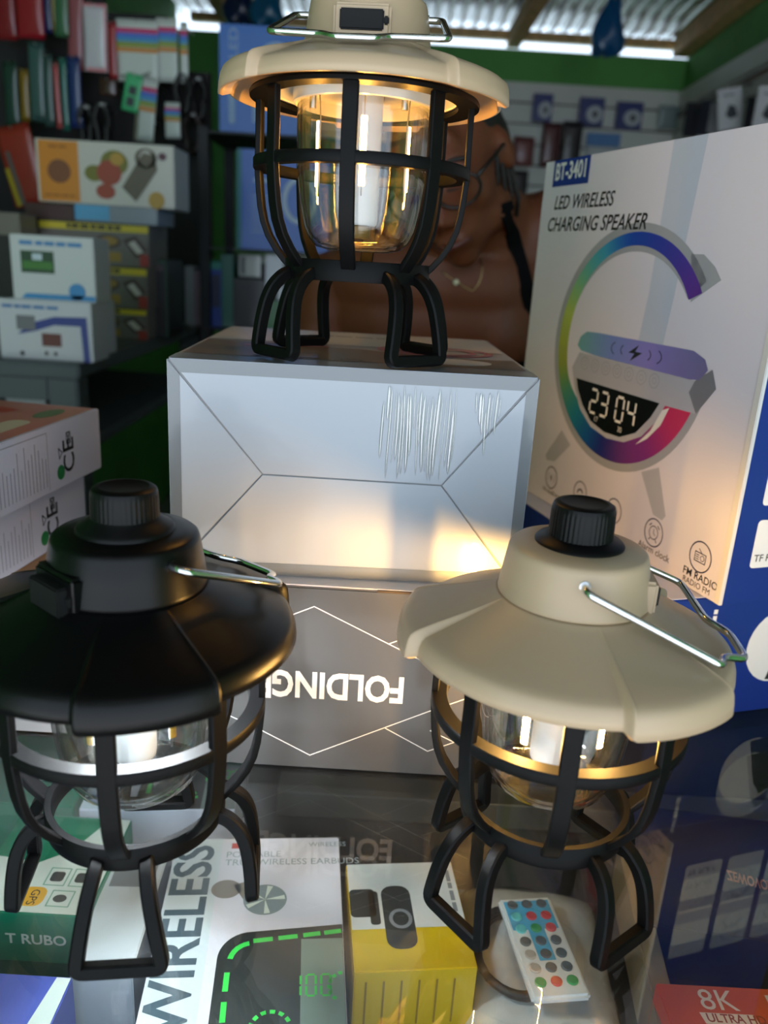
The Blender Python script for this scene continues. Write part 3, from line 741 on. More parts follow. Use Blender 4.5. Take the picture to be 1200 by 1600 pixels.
# ------------------------------------------------------------------ goods under the glass
SH = -139.6                                  # top of the shelf board
def atz(px, py, z):
    d = ray(px, py); return Vector((0, 0, H)) + d * ((z - H) / d.z)
teal_card = mat('emerald_card', (14, 124, 92), .35, coat=.3, vary=.05, vscale=20)
pale_ink = mat('pale_ink', (214, 222, 214), .45); neon = mat('bright_green_ink', (60, 205, 84), .4)
charcoal = mat('charcoal_print', (48, 52, 52), .3, coat=.3)
def earbuds(loc, yaw, label):
    w, d, h = 106., 152., 49.
    r, P = carton('earbud_carton', label, 'box', loc, (w, d, h), yaw, W2, 'white earbud cartons under the glass')
    T = P['top']
    prt(r, 'spine_print', T, mat('pale_blue_print', (206, 216, 222), .35, coat=.2), rect(.6, .6, 30, d - .6), .15, 'paler left strip')
    prt(r, 'display_picture', T, charcoal, [[(36, .6), (w - .4, .6), (w - .4, 78), (54, 74)] + [(54 - 18 * math.sin(math.radians(q)), 56 + 18 * math.cos(math.radians(q))) for q in range(10, 91, 10)]], .2, 'dark printed charging case')
    prt(r, 'display_picture', T, mat('grey_green_print', (120, 140, 134), .3, coat=.3), rect(82, .8, w - .6, 68), .26, 'grey green strip')
    db = lines([(56, 67.5), (65, 68.5)], 3) + lines([(70, 69), (79, 70)], 3) + lines([(84, 70.6), (92, 71.6)], 3) + lines([(96, 72), (104, 73)], 3) + arc(55, 54, 13.5, 13.5, 3, 100, 172, 6)
    db += lines([(42.4, 46), (42.4, 36)], 3) + lines([(42.6, 28), (42.8, 18)], 3) + lines([(43, 10), (43, 2)], 3)
    for i, c in enumerate('100'): db += seg_digit(c, 77 + i * 8, 31, 5, 13, 1.2)
    for q in range(0, 181, 26): db += arc(67, 12, 11.5, 11.5, 2.2, q, q + 15, 2)
    for q in range(100, 240, 24): db += arc(106, 36, 10, 10, 2, q, q + 14, 2)
    db += lines([(62, 9), (69, 9), (69, 13.5), (62, 13.5)], .8, True) + lines([(64, 10), (67, 12.5)], .8) + lines([(71, 10), (75, 10)], .8)
    prt(r, 'green_display_marks', T, neon, db, .34, 'bright green display marks 100')
    prt(r, 'lettering', T, mat('slate_ink', (74, 92, 104), .4), text2d('WIRELESS', 22.5, 24.5, 10, PI / 2, bold=.02, sx=.98), .3, 'slate lettering WIRELESS')
    prt(r, 'lettering', T, mat('pale_slate_ink', (150, 162, 168), .4), text2d('PORTABLE', 5.2, 33, 134) + text2d('TRUE WIRELESS EARBUDS', 5.2, 33, 127) + text2d('WIRELESS', 4, 86, 143), .2)
    prt(r, 'lettering', T, mat('red_ink', (190, 70, 60), .4), rect(36, 142, 50, 147), .2, 'small red label')
    prt(r, 'earbud_picture', T, mat('bronze_print', (138, 128, 118), .3, coat=.3), ell(36, 107, 9, 7.5) + [[(40, 110), (50, 114), (66, 100), (52, 90)]], .2, 'bronze earbud stem')
    prt(r, 'earbud_picture', T, mat('silver_disc_print', (176, 190, 196), .2, metal=.4), ell(60, 98, 13, 12), .3, 'silver earbud face')
    prt(r, 'earbud_picture', T, pale_ink, [[(60, 98), (60 + 12 * math.cos(q), 98 + 11 * math.sin(q)), (60 + 12 * math.cos(q + .3), 98 + 11 * math.sin(q + .3))] for q in (0, 1.2, 2.4, 3.5, 4.7)], .36)
    return r
earbuds((-107, 284, SH), math.radians(6), 'nearer white earbud carton with WIRELESS down its edge, under the glass')
earbuds((-197, 458, SH), math.radians(5), 'white earbud carton further back, mostly hidden by the black-shaded lantern')
g1, P = carton('green_carton', 'green and white gadget carton with yellow badge under the glass at left', 'box', (-232, 367, SH), (74, 84, 49), 0, teal_card)
prt(g1, 'white_print', P['top'], pale_ink, [[(.6, .6), (73.4, .6), (73.4, 83), (60, 83), (46, 52), (30, 40), (.6, 44)]], .2, 'pale printed area')
prt(g1, 'icon_picture', P['top'], mat('icon_outline_ink', (120, 170, 150), .4), lines([(40, 22), (52, 22), (52, 36), (40, 36)], .8, True) + lines([(55, 22), (67, 22), (67, 36), (55, 36)], .8, True) + lines([(48, 6), (61, 6), (61, 18), (48, 18)], .8, True), .3)
prt(g1, 'icon_picture', P['top'], charcoal, rrect(42, 25, 50, 33, 2) + rrect(57, 25, 65, 33, 2) + ell(54, 12, 4, 3), .34)
prt(g1, 'yellow_badge', P['top'], mat('amber_ink', (224, 168, 40), .4), rrect(30, 5, 45, 20, 5), .3, 'yellow badge')
prt(g1, 'lettering', P['top'], ink_k, text2d('GPS', 5, 36, 18, -PI / 2), .4)
prt(g1, 'lettering', P['front'], pale_ink, text2d('T RUBO', 7, 26, 27, bold=.02), .3, 'pale lettering')
MB().box(-.3, -.5, 0, 74.3, 0, 14).build('lower_band', mat('dark_emerald_card', (8, 88, 66), .35, coat=.3), g1)
g2, P = carton('green_carton', 'second green carton under the glass, behind the one with the yellow badge', 'box', (-276, 460, SH), (74, 80, 49), 0, teal_card)
prt(g2, 'white_print', P['top'], pale_ink, ell(40, 30, 5, 4) + ell(58, 52, 6, 5), .2)
b1, P = carton('blue_carton', 'violet-blue carton in the bottom left corner under the glass', 'box', (-262, 236, SH), (112, 91, 49), 0, mat('violet_blue_card', (78, 92, 178), .35, coat=.3))
prt(b1, 'white_print', P['top'], pale_ink, [[(92, .6), (111.4, .6), (111.4, 90), (104, 90)]], .2)
s1, P = carton('wrapped_carton', 'small white shrink-wrapped carton under the black-shaded lantern front leg', 'box', (-156, 336, SH), (34, 98, 44), math.radians(3), mat('wrapped_white_card', (206, 212, 218), .12, coat=1., bump=.5, bscale=40))
prt(s1, 'grey_print', P['top'], ink_g, rect(4, 60, 30, 90), .2)
# camera carton
yel = mat('yellow_card', (214, 176, 20), .35, coat=.2)
c1, P = carton('camera_carton', 'white and yellow security camera carton under the glass at centre', 'box', (-1, 342, SH), (69, 82, 47), math.radians(7), yel)
prt(c1, 'white_print', P['top'], mat('warm_white_ink', (216, 212, 206), .4), rect(.5, 29, 68.5, 81.5), .15, 'white printed half')
prt(c1, 'camera_picture', P['top'], charcoal, rrect(-.0 + .5, 38, 16, 60, 3) + rrect(12, 32, 18, 58, 2) + rrect(20, 14, 38, 62, 7), .25, 'dark camera picture')
prt(c1, 'camera_picture', P['top'], ink_g, arc(30, 36, 7, 7.5, 2.2, 0, 360, 24), .35)
prt(c1, 'lettering', P['top'], ink_g, [[(b, a) for a, b in q] for q in words(40, 76, 63, 2.6, 4)], .3)
prt(c1, 'vent_lines', P['front'], mat('ochre_ink', (150, 118, 30), .5), [q for i in range(6) for q in rect(6 + i * 10, 8, 7.2 + i * 10, 40)], .25)
# clear bag with the remote and a coiled cable
def bag():
    mb = MB(); n = 18; vs = []; fs = []
    for j in range(n + 1):
        for i in range(n + 1):
            u, v = i / n * 2 - 1, j / n * 2 - 1
            hgt = 24 * ((1 - u ** 4) * (1 - v ** 4)) ** .6 + 2.2 * math.sin(7 * u + 3 * v) * math.cos(5 * v - 2 * u) * (1 - u * u) * (1 - v * v)
            vs.append((u * 47, v * 70, max(1.0, hgt)))
    m0 = len(vs)
    for j in range(n + 1):
        for i in range(n + 1): vs.append((i / n * 94 - 47, j / n * 140 - 70, .3))
    for j in range(n):
        for i in range(n):
            a = j * (n + 1) + i; fs.append((a, a + 1, a + n + 2, a + n + 1)); fs.append((m0 + a, m0 + a + n + 1, m0 + a + n + 2, m0 + a + 1))
    for i in range(n):
        for a, b in ((i, i + 1), (n * (n + 1) + i + 1, n * (n + 1) + i)): fs.append((a, m0 + a, m0 + b, b))
        for a, b in (((i + 1) * (n + 1), i * (n + 1)), (i * (n + 1) + n, (i + 1) * (n + 1) + n)): fs.append((a, m0 + a, m0 + b, b))
    mb.add(vs, fs)
    o = mb.build('plastic_bag', mat('milky_plastic_film', (196, 192, 186), .22, coat=.8, bump=.5, bscale=50, vary=.12, vscale=40), None, smooth=True)
    o.location = Vector((111, 385, SH + .2)) * S; o.rotation_euler.z = math.radians(-3)
    tag(o, 'milky plastic bag under the glass holding a remote control', 'bag')
bag()
mb = MB(); pts = []
for k in range(90):
    t = k / 89 * 2 * PI * 2.6; pts.append((22 * math.cos(t) + 1.5 * math.sin(3 * t), 30 * math.sin(t), 3 + 1.2 * math.sin(2.2 * t) + k * .05))
mb.tube(pts, 2.4, 8)
cb = mb.build('coiled_cable', mat('dark_cable', (52, 42, 38), .5), smooth=True); cb.location = Vector((94, 380, SH + 24)) * S
tag(cb, 'dark coiled cable beside the remote on the plastic bag', 'cable')
rm = empty('remote_control', (109, 378, SH + 33.2), math.radians(8.5), 'small white remote control with coloured round buttons under the glass', 'remote')
MB().box(-17, -36.5, 0, 17, 36.5, 5).build('casing', mat('white_abs', (222, 224, 224), .35, coat=.3), rm, bevel=1.6)
rp = lambda a, b, e: (a, b, 5 + e)
prt(rm, 'blue_panel', rp, mat('sky_blue_ink', (84, 168, 206), .4), rect(-14.4, 10.5, 14.4, 33) + rect(-5, -12, 5, 10.5), .15, 'sky blue panel')
bc = dict(k=mat('grey_button', (84, 90, 94), .4), g=mat('green_button', (62, 150, 92), .4), r=mat('red_button', (196, 70, 76), .4), w=mat('pale_button', (176, 168, 160), .4), t=mat('teal_button', (96, 190, 190), .4))
for j, row in enumerate(('kkk', 'trr', 'tgr', 'kkk', 'wkk', 'wkk', 'grg')):
    for i, c in enumerate(row):
        cx, cy = -9.4 + i * 9.4, 30 - j * 9.4
        MB().lathe([(3.3, 0), (3.3, .8), (2.8, 1.2), (.01, 1.2)], 18, cx=cx, cy=cy).map(lambda x, y, z: (x, y, z + 5)).build('button', bc[c], rm, smooth=True, angle=35)
o1, P = carton('orange_carton', 'orange 8K ULTRA HD carton in the bottom right corner under the glass', 'box', (166, 240, SH), (120, 105, 49.4), math.radians(.5), mat('orange_card', (206, 84, 36), .4, coat=.2, vary=.06, vscale=30))
prt(o1, 'lettering', P['top'], mat('cream_white_ink', (226, 206, 190), .45), text2d('8K', 12.6, 20, 89.6, bold=.0) + text2d('N', 16, 57, 84, bold=.03), .25, 'cream lettering 8K')
prt(o1, 'label_strip', P['top'], mat('cream_white_ink', (226, 206, 190), .45), [[(19, 81), (48, 81), (46.6, 87.6), (17.6, 87.6)]], .2)
prt(o1, 'lettering', P['top'], mat('rust_ink', (150, 66, 40), .45), text2d('ULTRA HD', 5, 20.4, 82.2, bold=.02, sx=.92), .3)
n1, P = carton('added_navy_carton', 'added dark navy carton under the glass at right, carrying lettering painted as a reflection', 'box', (176, 396, SH), (170, 118, 40), math.radians(-6), mat('navy_card', (17, 17, 38), .5))  # added carton, a dark ground for the painted reflection
prt(n1, 'lettering', P['top'], mat('salmon_reflection', (196, 124, 96), .45), text2d('ZEWOVOAMZ', 9.5, 64, 58, math.radians(-12), bold=.02, sx=.42, flip=True), .25, 'salmon orange lettering painted as a reflection')  # flipped letters painted here in place of a reflection in the glass
prt(n1, 'lettering', P['top'], mat('mint_reflection', (96, 170, 120), .45), text2d('GOOD', 9.5, 97, 51, math.radians(-12), bold=.02, sx=.42, flip=True), .25, 'mint green lettering painted as a reflection')
carton('tan_carton', 'narrow tan carton under the glass right of the milky plastic bag', 'box', (160.5, 300, SH), (12, 170, 38), math.radians(-6), mat('tan_card', (150, 128, 98), .6))

# ------------------------------------------------------------------ shop goods behind
def bgbox(name, label, cat, px, Y, depth, rgb, group=None, prints=(), yaw=0., rough=.4, coat=.2, vert=None, z0=None):
    x0, y0, x1, y1 = px
    a = at(x0, y1, Y); b = at(x1, y1, Y); c = at((x0 + x1) / 2, y0, Y); m_ = at((x0 + x1) / 2, y1, Y)
    w = b.x - a.x; h = c.z - m_.z; zz = m_.z
    if z0 is not None: h += zz - z0; zz = z0
    r, P = carton(name, label, cat, (a.x, Y, zz), (w, depth, h), yaw, mat('card_%d_%d_%d' % rgb, rgb, rough, coat=coat), group, bevel=min(1.2, depth * .2))
    for k, (nm, ink, polys) in enumerate(prints):
        prt(r, nm, P['front'], mat('ink_%d_%d_%d' % ink, ink, .45), [[(p * w, q * h) for p, q in poly] for poly in polys], .5 + .3 * k)
    return r, P, w, h
def tx(s, size, x, y, asp=1., **k):
    """lettering in fractions of the front; asp = width over height of the front"""
    return [[(a, b) for a, b in poly] for poly in text2d(s, size, x, y, sx=1 / asp, **k)]
# low grey table along the left wall
grey_pl = mat('grey_table_plastic', (74, 82, 84), .55)
tb = empty('side_table', (-800, 1660, FZ), 0, 'dark grey table along the left wall carrying stacked cartons', 'table')
TZ = at(70, 563, 1250).z
def tpart(nm, x0, y0, z0, x1, y1, z1): return MB().box(x0 + 800, y0 - 1660, z0 - FZ, x1 + 800, y1 - 1660, z1 - FZ).build(nm, grey_pl, tb, bevel=3)
tpart('table_top', -1100, 1222, TZ - 22, -478, 2060, TZ)
for x in (-1095, -530):
    for y in (1228, 2000): tpart('leg', x, y, FZ, x + 46, y + 46, TZ - 22)
tpart('lower_shelf', -1090, 1240, TZ - 150, -490, 2050, TZ - 130)
tpart('apron', -1049, 1230, TZ - 60, -530, 1246, TZ - 22)
bgbox('small_carton', 'flat white carton on the lower shelf of the grey table', 'box', (10, 610, 72, 636), 1300, 120, (170, 172, 176), z0=TZ - 129.5)
# two white controller cartons
wx, P, w, h = bgbox('controller_carton', 'white controller carton with blue curve, bottom of the front pair on the grey table', 'box', (2, 470, 146, 560), 1250, 70, (196, 198, 200), 'white controller cartons', [
    ('blue_curve', (40, 56, 130), [[(.2, .42), (.35, .62), (.6, .74), (.95, .76), (.97, .0), (.9, 0), (.88, .6), (.6, .6), (.38, .48)]]),
    ('device_picture', (196, 196, 198), [[(.16, .02), (.87, .02), (.86, .56), (.6, .57), (.4, .47), (.28, .36)]]),
    ('screen_picture', (96, 44, 36), rect(.46, .24, .67, .46)), ('grey_picture', (110, 112, 114), rect(.2, .5, .4, .74)),
    ('knob_picture', (40, 42, 50), ell(.24, .1, .025, .04) + ell(.5, .12, .02, .035) + ell(.6, .12, .02, .035)),
    ('lettering', (70, 120, 170), words(.06, .68, .86, .05, 5))], z0=TZ + .3)
bgbox('controller_carton', 'white controller carton with green screen, on top of the blue-curved one', 'box', (22, 369, 150, 468.5), 1254, 68, (198, 202, 198), 'white controller cartons', [
    ('screen_picture', (30, 66, 34), rect(.12, .42, .52, .76)), ('screen_picture', (60, 118, 40), rect(.14, .48, .5, .6)), ('screen_picture', (190, 206, 210), rect(.26, .62, .38, .72)),
    ('blue_print', (48, 132, 186), [[(.1, .02), (1, .02), (1, .1), (.16, .1)]] + ell(.78, .16, .1, .13)),
    ('lettering', (70, 130, 180), words(.12, .9, .85, .06, 5))], z0=TZ + .5 + h)
bgbox('small_carton', 'white and light blue carton peeking out right of the white controller cartons', 'box', (100, 470, 163, 550), 1345, 60, (196, 200, 204), None, [('blue_print', (96, 170, 210), rect(.3, .72, .98, .97) + rect(.6, .04, .98, .26))], z0=TZ + .3)
# yellow and black cartons
def yellowbox(px, label, z0):
    return bgbox('tool_carton', label, 'box', px, 1600, 130, (104, 98, 92), 'black and yellow tool cartons', [
        ('black_band', (18, 16, 16), rect(0, .8, 1, 1)), ('yellow_band', (206, 186, 40), rect(.14, .8, 1, .96)),
        ('picture', (60, 44, 36), ell(.68, .56, .1, .16) + [[(.8, .62), (.9, .72), (.99, .4), (.9, .2)]]), ('picture', (150, 120, 40), ell(.69, .58, .07, .1) + rect(.6, .1, .78, .32)),
        ('picture', (196, 190, 180), [[(.84, .55), (.89, .62), (.96, .36), (.91, .3)]]), ('red_corner', (150, 50, 42), rect(.93, .02, 1, .3)),
        ('lettering', (30, 26, 20), words(.36, .8, .84, .09, 7))], z0=z0)
r1 = yellowbox((40, 478, 231, 543), 'black and yellow tool carton at the bottom of its stack', TZ + .3)
z2 = TZ + .6 + r1[3]; r2 = yellowbox((40, 413, 231, 478), 'black and yellow tool carton in the middle of its stack', z2)
z3 = z2 + .3 + r2[3]; r3 = yellowbox((38, 346, 233, 413), 'black and yellow tool carton on top of its stack', z3)
z4 = z3 + .3 + r3[3]
q = bgbox('flat_box', 'dark red flat box on the top tool carton', 'box', (40, 318, 116, 345), 1602, 120, (66, 32, 32), z0=z4)
q2 = bgbox('flat_box', 'silver and light blue flat box on the top tool carton', 'box', (118, 322, 246, 349), 1601, 120, (128, 136, 146), None, [('blue_print', (86, 160, 200), rect(0, .1, .42, .98))], rough=.25, z0=z4)
z5 = z4 + .4 + max(q[3], q2[3])
bgbox('slicer_carton', 'long white and orange vegetable slicer carton on top of the stacked boxes', 'box', (61, 222, 273, 322), 1596, 110, (196, 194, 182), None, [
    ('orange_panel', (204, 130, 30), rect(.02, .02, .31, .98)), ('round_emblem', (120, 70, 34), ell(.165, .5, .085, .19)),
    ('vegetable_picture', (110, 110, 30), ell(.42, .5, .07, .13) + ell(.57, .68, .1, .2)), ('vegetable_picture', (150, 62, 36), ell(.53, .52, .09, .2) + ell(.5, .22, .07, .12)),
    ('vegetable_picture', (176, 140, 50), ell(.59, .74, .05, .1)), ('vegetable_picture', (176, 140, 50), ell(.87, .12, .06, .14)), ('slicer_picture', (92, 84, 66), [[(.62, .3), (.78, .86), (.86, .84), (.88, .6), (.72, .08)]] + arc(.8, .78, .08, .16, .03, 0, 360, 14)),
    ('vegetable_picture', (80, 40, 54), ell(.92, .82, .03, .06)),
    ('lettering', (150, 92, 24), words(.1, .24, .87, .035, 2) + words(.06, .28, .1, .03, 4))], z0=z5)
bgbox('dark_carton', 'tall black carton with thin green edge right of the tool cartons', 'box', (234, 406, 264, 548), 1660, 120, (20, 20, 22), None, [('green_edge', (40, 80, 64), rect(.9, 0, .98, 1) + rect(0, .96, 1, 1)), ('picture', (80, 70, 74), rect(.1, .86, .8, .93))], z0=TZ + .3)
dk = bgbox('dark_carton', 'plain black tall carton behind the white controller cartons', 'box', (-60, 366, 30, 545), 1500, 80, (26, 24, 24), z0=TZ + .3)
bgbox('small_carton', 'brown-grey small carton at the left edge above the controller cartons', 'box', (-6, 332, 32, 366), 1502, 70, (116, 110, 100), z0=TZ + .6 + dk[3])
# hanging goods on a dark panel at the left
panel_m = mat('dark_display_panel', (30, 28, 30), .7)
PY = 2150.
zt0 = at(230, 22, PY).z; zt1 = at(300, 112, PY).z
pn = MB().box(-1105, PY, 60, -585, PY + 18, zt0).build('display_board', panel_m, bevel=1)
MB().box(-1105, PY, zt0 + .5, -735, PY + 18, 1260).build('upper_board', panel_m, pn, bevel=1)
MB().box(-584.5, PY, 60, -482, PY + 18, zt1).build('side_board', panel_m, pn, bevel=1)
tag(pn, 'dark upright display board with hanging phone goods at left', 'panel')
MB().box(-1000, PY + 2, FZ, -960, PY + 16, 60).build('leg', panel_m, pn)
MB().box(-560, PY + 2, FZ, -520, PY + 16, 60).build('leg', panel_m, pn)
wire = M['steel']
def pouch(px, Y, rgb, label, group=None, tilt=0., prints=(), header=None, cat='package', name='phone_case_pack', back=PY, gloss=.22, puff=9.):
    x0, y0, x1, y1 = px
    a = at((x0 + x1) / 2, y0, Y); b = at((x0 + x1) / 2, y1, Y); w = at(x1, y1, Y).x - at(x0, y1, Y).x; h = a.z - b.z
    r = empty(name, (a.x, Y, a.z), 0, label, cat, group, rot=(0, tilt, 0))
    mb = MB(); n = 8; vs = []; fs = []
    for sd in (-1, 1):
        for j in range(n + 1):
            for i in range(n + 1):
                u, v = i / n * 2 - 1, j / n * 2 - 1
                vs.append((u * w / 2, sd * (1 + puff * .5 * ((1 - u * u) * (1 - v * v)) ** .5), -h / 2 + v * h / 2))
    m0 = (n + 1) ** 2
    for j in range(n):
        for i in range(n):
            k = j * (n + 1) + i; fs.append((k, k + 1, k + n + 2, k + n + 1)); fs.append((m0 + k, m0 + k + n + 1, m0 + k + n + 2, m0 + k + 1))
    rim = [i for i in range(n)] + [j * (n + 1) + n for j in range(n)] + [n * (n + 1) + i for i in range(n, 0, -1)] + [j * (n + 1) for j in range(n, 0, -1)]
    for i, k in enumerate(rim): l = rim[(i + 1) % len(rim)]; fs.append((k, m0 + k, m0 + l, l))
    mb.add(vs, fs)
    mb.build('pouch', mat('pouch_%d_%d_%d' % rgb, rgb, gloss, coat=.6, bump=.5, bscale=30), r, smooth=True)
    if header: MB().box(-w / 2 + .5, -1.6, -h * .02, w / 2 - .5, 1.6, 14).build('header_card', mat('card_%d_%d_%d' % header, header, .4), r)
    top = 14 if header else 0
    MB().tube([(0, -10, top - 3), (0, 0, top - 5), (0, back - Y - .2, top - 5)], 1.5, 6).build('hook', wire, r)
    for k, (nm, ink, polys) in enumerate(prints):
        prt(r, nm, lambda p, q, e: (p * w - w / 2, -2.2 - puff * .5 * max(0, (1 - (2 * p - 1) ** 2) * (1 - (2 * q - 1) ** 2)) ** .5 - e, q * h - h), mat('ink_%d_%d_%d' % ink, ink, .45), polys, .4 + .3 * k)
    return r
cse = [  # upper left: phone cases in film pouches
    ((-14, -40, 20, 62), 2060, (132, 26, 36), 'crimson pouch at the left edge, top row of hanging phone cases', 0),
    ((22, -36, 64, 60), 2040, (150, 24, 40), 'wide crimson pouch, second in the top row of hanging phone cases', 0),
    ((64, -30, 78, 52), 2050, (26, 32, 84), 'narrow navy pouch in the top row of hanging phone cases', 0),
    ((76, -30, 86, 50), 2060, (150, 136, 50), 'narrow mustard pouch in the top row of hanging phone cases', 0),
    ((84, -24, 106, 58), 2056, (62, 104, 72), 'green pouch in the top row of hanging phone cases', .03),
    ((106, -20, 130, 110), 2064, (152, 84, 92), 'dusty pink pouch between the green pouch and the white red-framed case', .05),
    ((4, 96, 26, 200), 2062, (40, 68, 58), 'dark green pouch at the left end of the second row', .02),
    ((30, 108, 44, 190), 2066, (140, 112, 40), 'narrow ochre pouch in the second row', .03),
    ((44, 66, 68, 190), 2052, (66, 96, 92), 'grey teal pouch in the second row', .04),
    ((66, 84, 81, 198), 2038, (60, 84, 80), 'dark teal pouch beside the thin salmon pouch', .02),
    ((91, 90, 103, 204), 2046, (50, 112, 100), 'sea green pouch in the second row beside the blue case', .0),
    ((105, 88, 124, 200), 2050, (40, 56, 112), 'blue pouch at the right end of the second row', .0),
]
for px, Y, rgb, lab, tl in cse: pouch(px, Y, rgb, lab, 'phone cases hanging at the left', tl)
pouch((82, 98, 90, 200), 2030, (190, 90, 92), 'thin salmon pouch with white glint, second row of phone cases', 'phone cases hanging at the left', -.02)
pouch((130, 6, 166, 112), 2034, (206, 204, 210), 'white phone case pouch with pink frame at upper left', 'phone cases hanging at the left', .02, [('pink_frame', (206, 130, 138), rect(.0, .96, 1, 1) + rect(.9, .02, .98, .98) + rect(.1, .0, .9, .05))])
pouch((168, 34, 181, 124), 2042, (158, 44, 52), 'red pouch beside the white pink-framed phone case', 'phone cases hanging at the left', 0)
pouch((-10, 196, 44, 322), 2000, (158, 52, 40), 'large brick red pouch leaning at the left edge above the cartons', 'phone cases hanging at the left', -.22, [('yellow_stripe', (186, 170, 40), [[(.02, .5), (.14, .5), (.2, .02), (.08, .02)]]), ('grey_stripe', (90, 96, 90), [[(.16, .7), (.28, .7), (.34, .02), (.22, .02)]])])
rain = [((196, 50, 110), .80), ((80, 110, 210), .72), ((70, 150, 200), .655), ((140, 160, 60), .575), ((206, 140, 70), .49)]
def card(px, Y, label, lo_=.3, **k):
    pr = [('colour_stripe', c, rect(.0, y - .02 - (.0), 1, y + .055)) for c, y in rain]
    return pouch(px, Y, (208, 214, 208), label, 'white cards with rainbow stripes', prints=pr + k.pop('extra', []), puff=1.5, gloss=.4, name='accessory_card', cat='package', **k)
card((181, 30, 246, 128), 2046, 'wide white card with rainbow stripes, front one of the pair at upper left', extra=[('cable_picture', (130, 134, 126), lines([(.08, .08), (.6, .07), (.78, .16)], .04) + ell(.68, .1, .09, .04))])
card((244, 28, 276, 128), 2052, 'white card with rainbow stripes right of the wide front one')
card((281, 34, 293, 130), 2060, 'narrow white card with rainbow stripes seen edge on at right')
card((222, 122, 247, 222), 2024, 'small white card with rainbow stripes right of the mint green tag', tilt=.12)
card((258, 160, 281, 216), 2030, 'small grey card with rainbow stripes low beside the dark bundles')
pouch((198, 116, 224, 176), 2018, (70, 186, 124), 'mint green tag with two dark pictures hanging at upper left', None, .2, [('picture', (50, 60, 62), rect(.3, .45, .75, .68) + rect(.25, .14, .7, .38))], name='accessory_card', puff=1.5, gloss=.4)
pouch((212, 178, 240, 222), 2036, (150, 146, 132), 'beige grey blister pack below the mint green tag', None, .1, name='blister_pack')
pouch((154, 122, 182, 150), 2040, (64, 34, 30), 'dark red small pouch under the red phone case', None, .0, name='phone_case_pack')
def bundle(px, Y, label, rgb=(24, 22, 24)):
    """black cable coiled and tied, hanging from a hook"""
    a = at((px[0] + px[2]) / 2, px[1], Y); b = at((px[0] + px[2]) / 2, px[3], Y); w = at(px[2], px[3], Y).x - at(px[0], px[3], Y).x; h = a.z - b.z
    r = empty('cable_bundle', (a.x, Y, a.z), 0, label, 'cable', 'tied cable bundles')
    for nm, kk in (('coil', 0), ('coil', 1)):
        pts = [((w * .36 + 2 * math.sin(5 * t)) * math.cos(t), -6 + 12 * kk + 5 * math.sin(2 * t), -h * .5 + h * .47 * math.sin(t)) for t in [2 * PI * q / 40 for q in range(40)]]
        MB().tube(pts, 7, 8, closed=True).build(nm, mat('bundle_%d_%d_%d' % rgb, rgb, .45), r, smooth=True)
    MB().lathe([(8, -4), (10, -3), (10, 3), (8, 4)], 14, closed=True).map(lambda x, y, z: (x * 1.2 + z * 0, y * 1.3, -h * .5 + h * .44 + z)).build('tie', mat('pale_tie', (170, 172, 170), .5), r, smooth=True)
    MB().tube([(0, -14, -6), (0, PY - Y - .2, -6)], 1.5, 6).build('hook', wire, r)
bundle((122, 164, 146, 228), 2060, 'black tied cable with pale tie, left of the beige blister pack')
bundle((146, 160, 172, 230), 2056, 'second black tied cable with pale tie, nearer the mint green tag')
bundle((272, 118, 300, 180), 2062, 'black cable bundle under the edge-on rainbow card')
bundle((296, 120, 324, 190), 2100, 'black cable bundle at the right end of the panel')
bundle((284, 176, 318, 240), 2090, 'low dark brown cable bundle right of the grey rainbow card', (44, 30, 30))

# dark shelving behind, with boxed goods
shelf_m = mat('black_shelf_metal', (26, 27, 30), .5, metal=.3)
SY = 1960.
su = empty('shelving_unit', (-200, SY, FZ), 0, 'black metal shelving unit behind the lit lantern', 'shelves')
sx0, sx1 = -466., 60.
def spart(nm, x0, y0, z0, x1, y1, z1): return MB().box(x0 + 200, y0 - SY, z0 - FZ, x1 + 200, y1 - SY, z1 - FZ).build(nm, shelf_m, su, bevel=1)
zt_ = [at(400, p, SY).z for p in (209, 390, 516)]
for z in zt_ + [-300, -700]: spart('shelf', sx0, SY - 10, z - 5, sx1, SY + 300, z)
for x in (sx0, sx1 - 22):
    for y in (SY - 8, SY + 276): spart('post', x, y, FZ, x + 22, y + 22, zt_[0] + 8)
spart('back_panel', sx0, SY + 299, FZ, sx1, SY + 304, zt_[2] + 150)
MB().box(sx0 + 2, SY + 2, FZ + 2, sx1 - 2, SY + 290, zt_[2] - 40).map(lambda a, b, c: (a + 200, b - SY, c - FZ)).build('added_dark_block', mat('dark_fill', (22, 22, 25), .6), su, bevel=2)  # added block, its dark colour fills the black area low behind
ring = arc(.62, .56, .27, .3, .05, 20, 340, 28)
bgbox('lamp_carton', 'blue lamp carton with pale ring picture, upper shelf behind the lit lantern', 'box', (343, 40, 486, 209), SY, 90, (42, 104, 190), None, [('ring_picture', (150, 176, 206), ring), ('lettering', (150, 176, 206), tx('LED', .1, .2, .68, .85, rot=PI / 2)), ('pale_bar', (140, 168, 204), rrect(.1, .08, .17, .4, .03)), ('pale_bar', (140, 168, 204), rrect(.36, .1, .42, .36, .03))], z0=zt_[0] + .3)
bgbox('lamp_carton', 'blue lamp carton with pale lettering, lower shelf behind the lit lantern', 'box', (370, 236, 512, 390), SY, 90, (40, 100, 192), None, [('ring_picture', (176, 196, 216), arc(.68, .52, .19, .24, .05, 0, 360, 26)), ('lettering', (150, 180, 214), words(.2, .36, .8, .06, 2) + words(.18, .4, .68, .04, 2) + [q for i in range(9) for q in rect(.16, .18 + i * .045, .44, .19 + i * .045)]), ('teal_edge', (40, 120, 130), rect(0, 0, .05, 1))], z0=zt_[1] + .3)
bgbox('small_carton', 'slim pale carton standing on the dark shelving', 'box', (289, 416, 303, 472), SY + 5, 60, (150, 152, 160), z0=zt_[2] + .3)
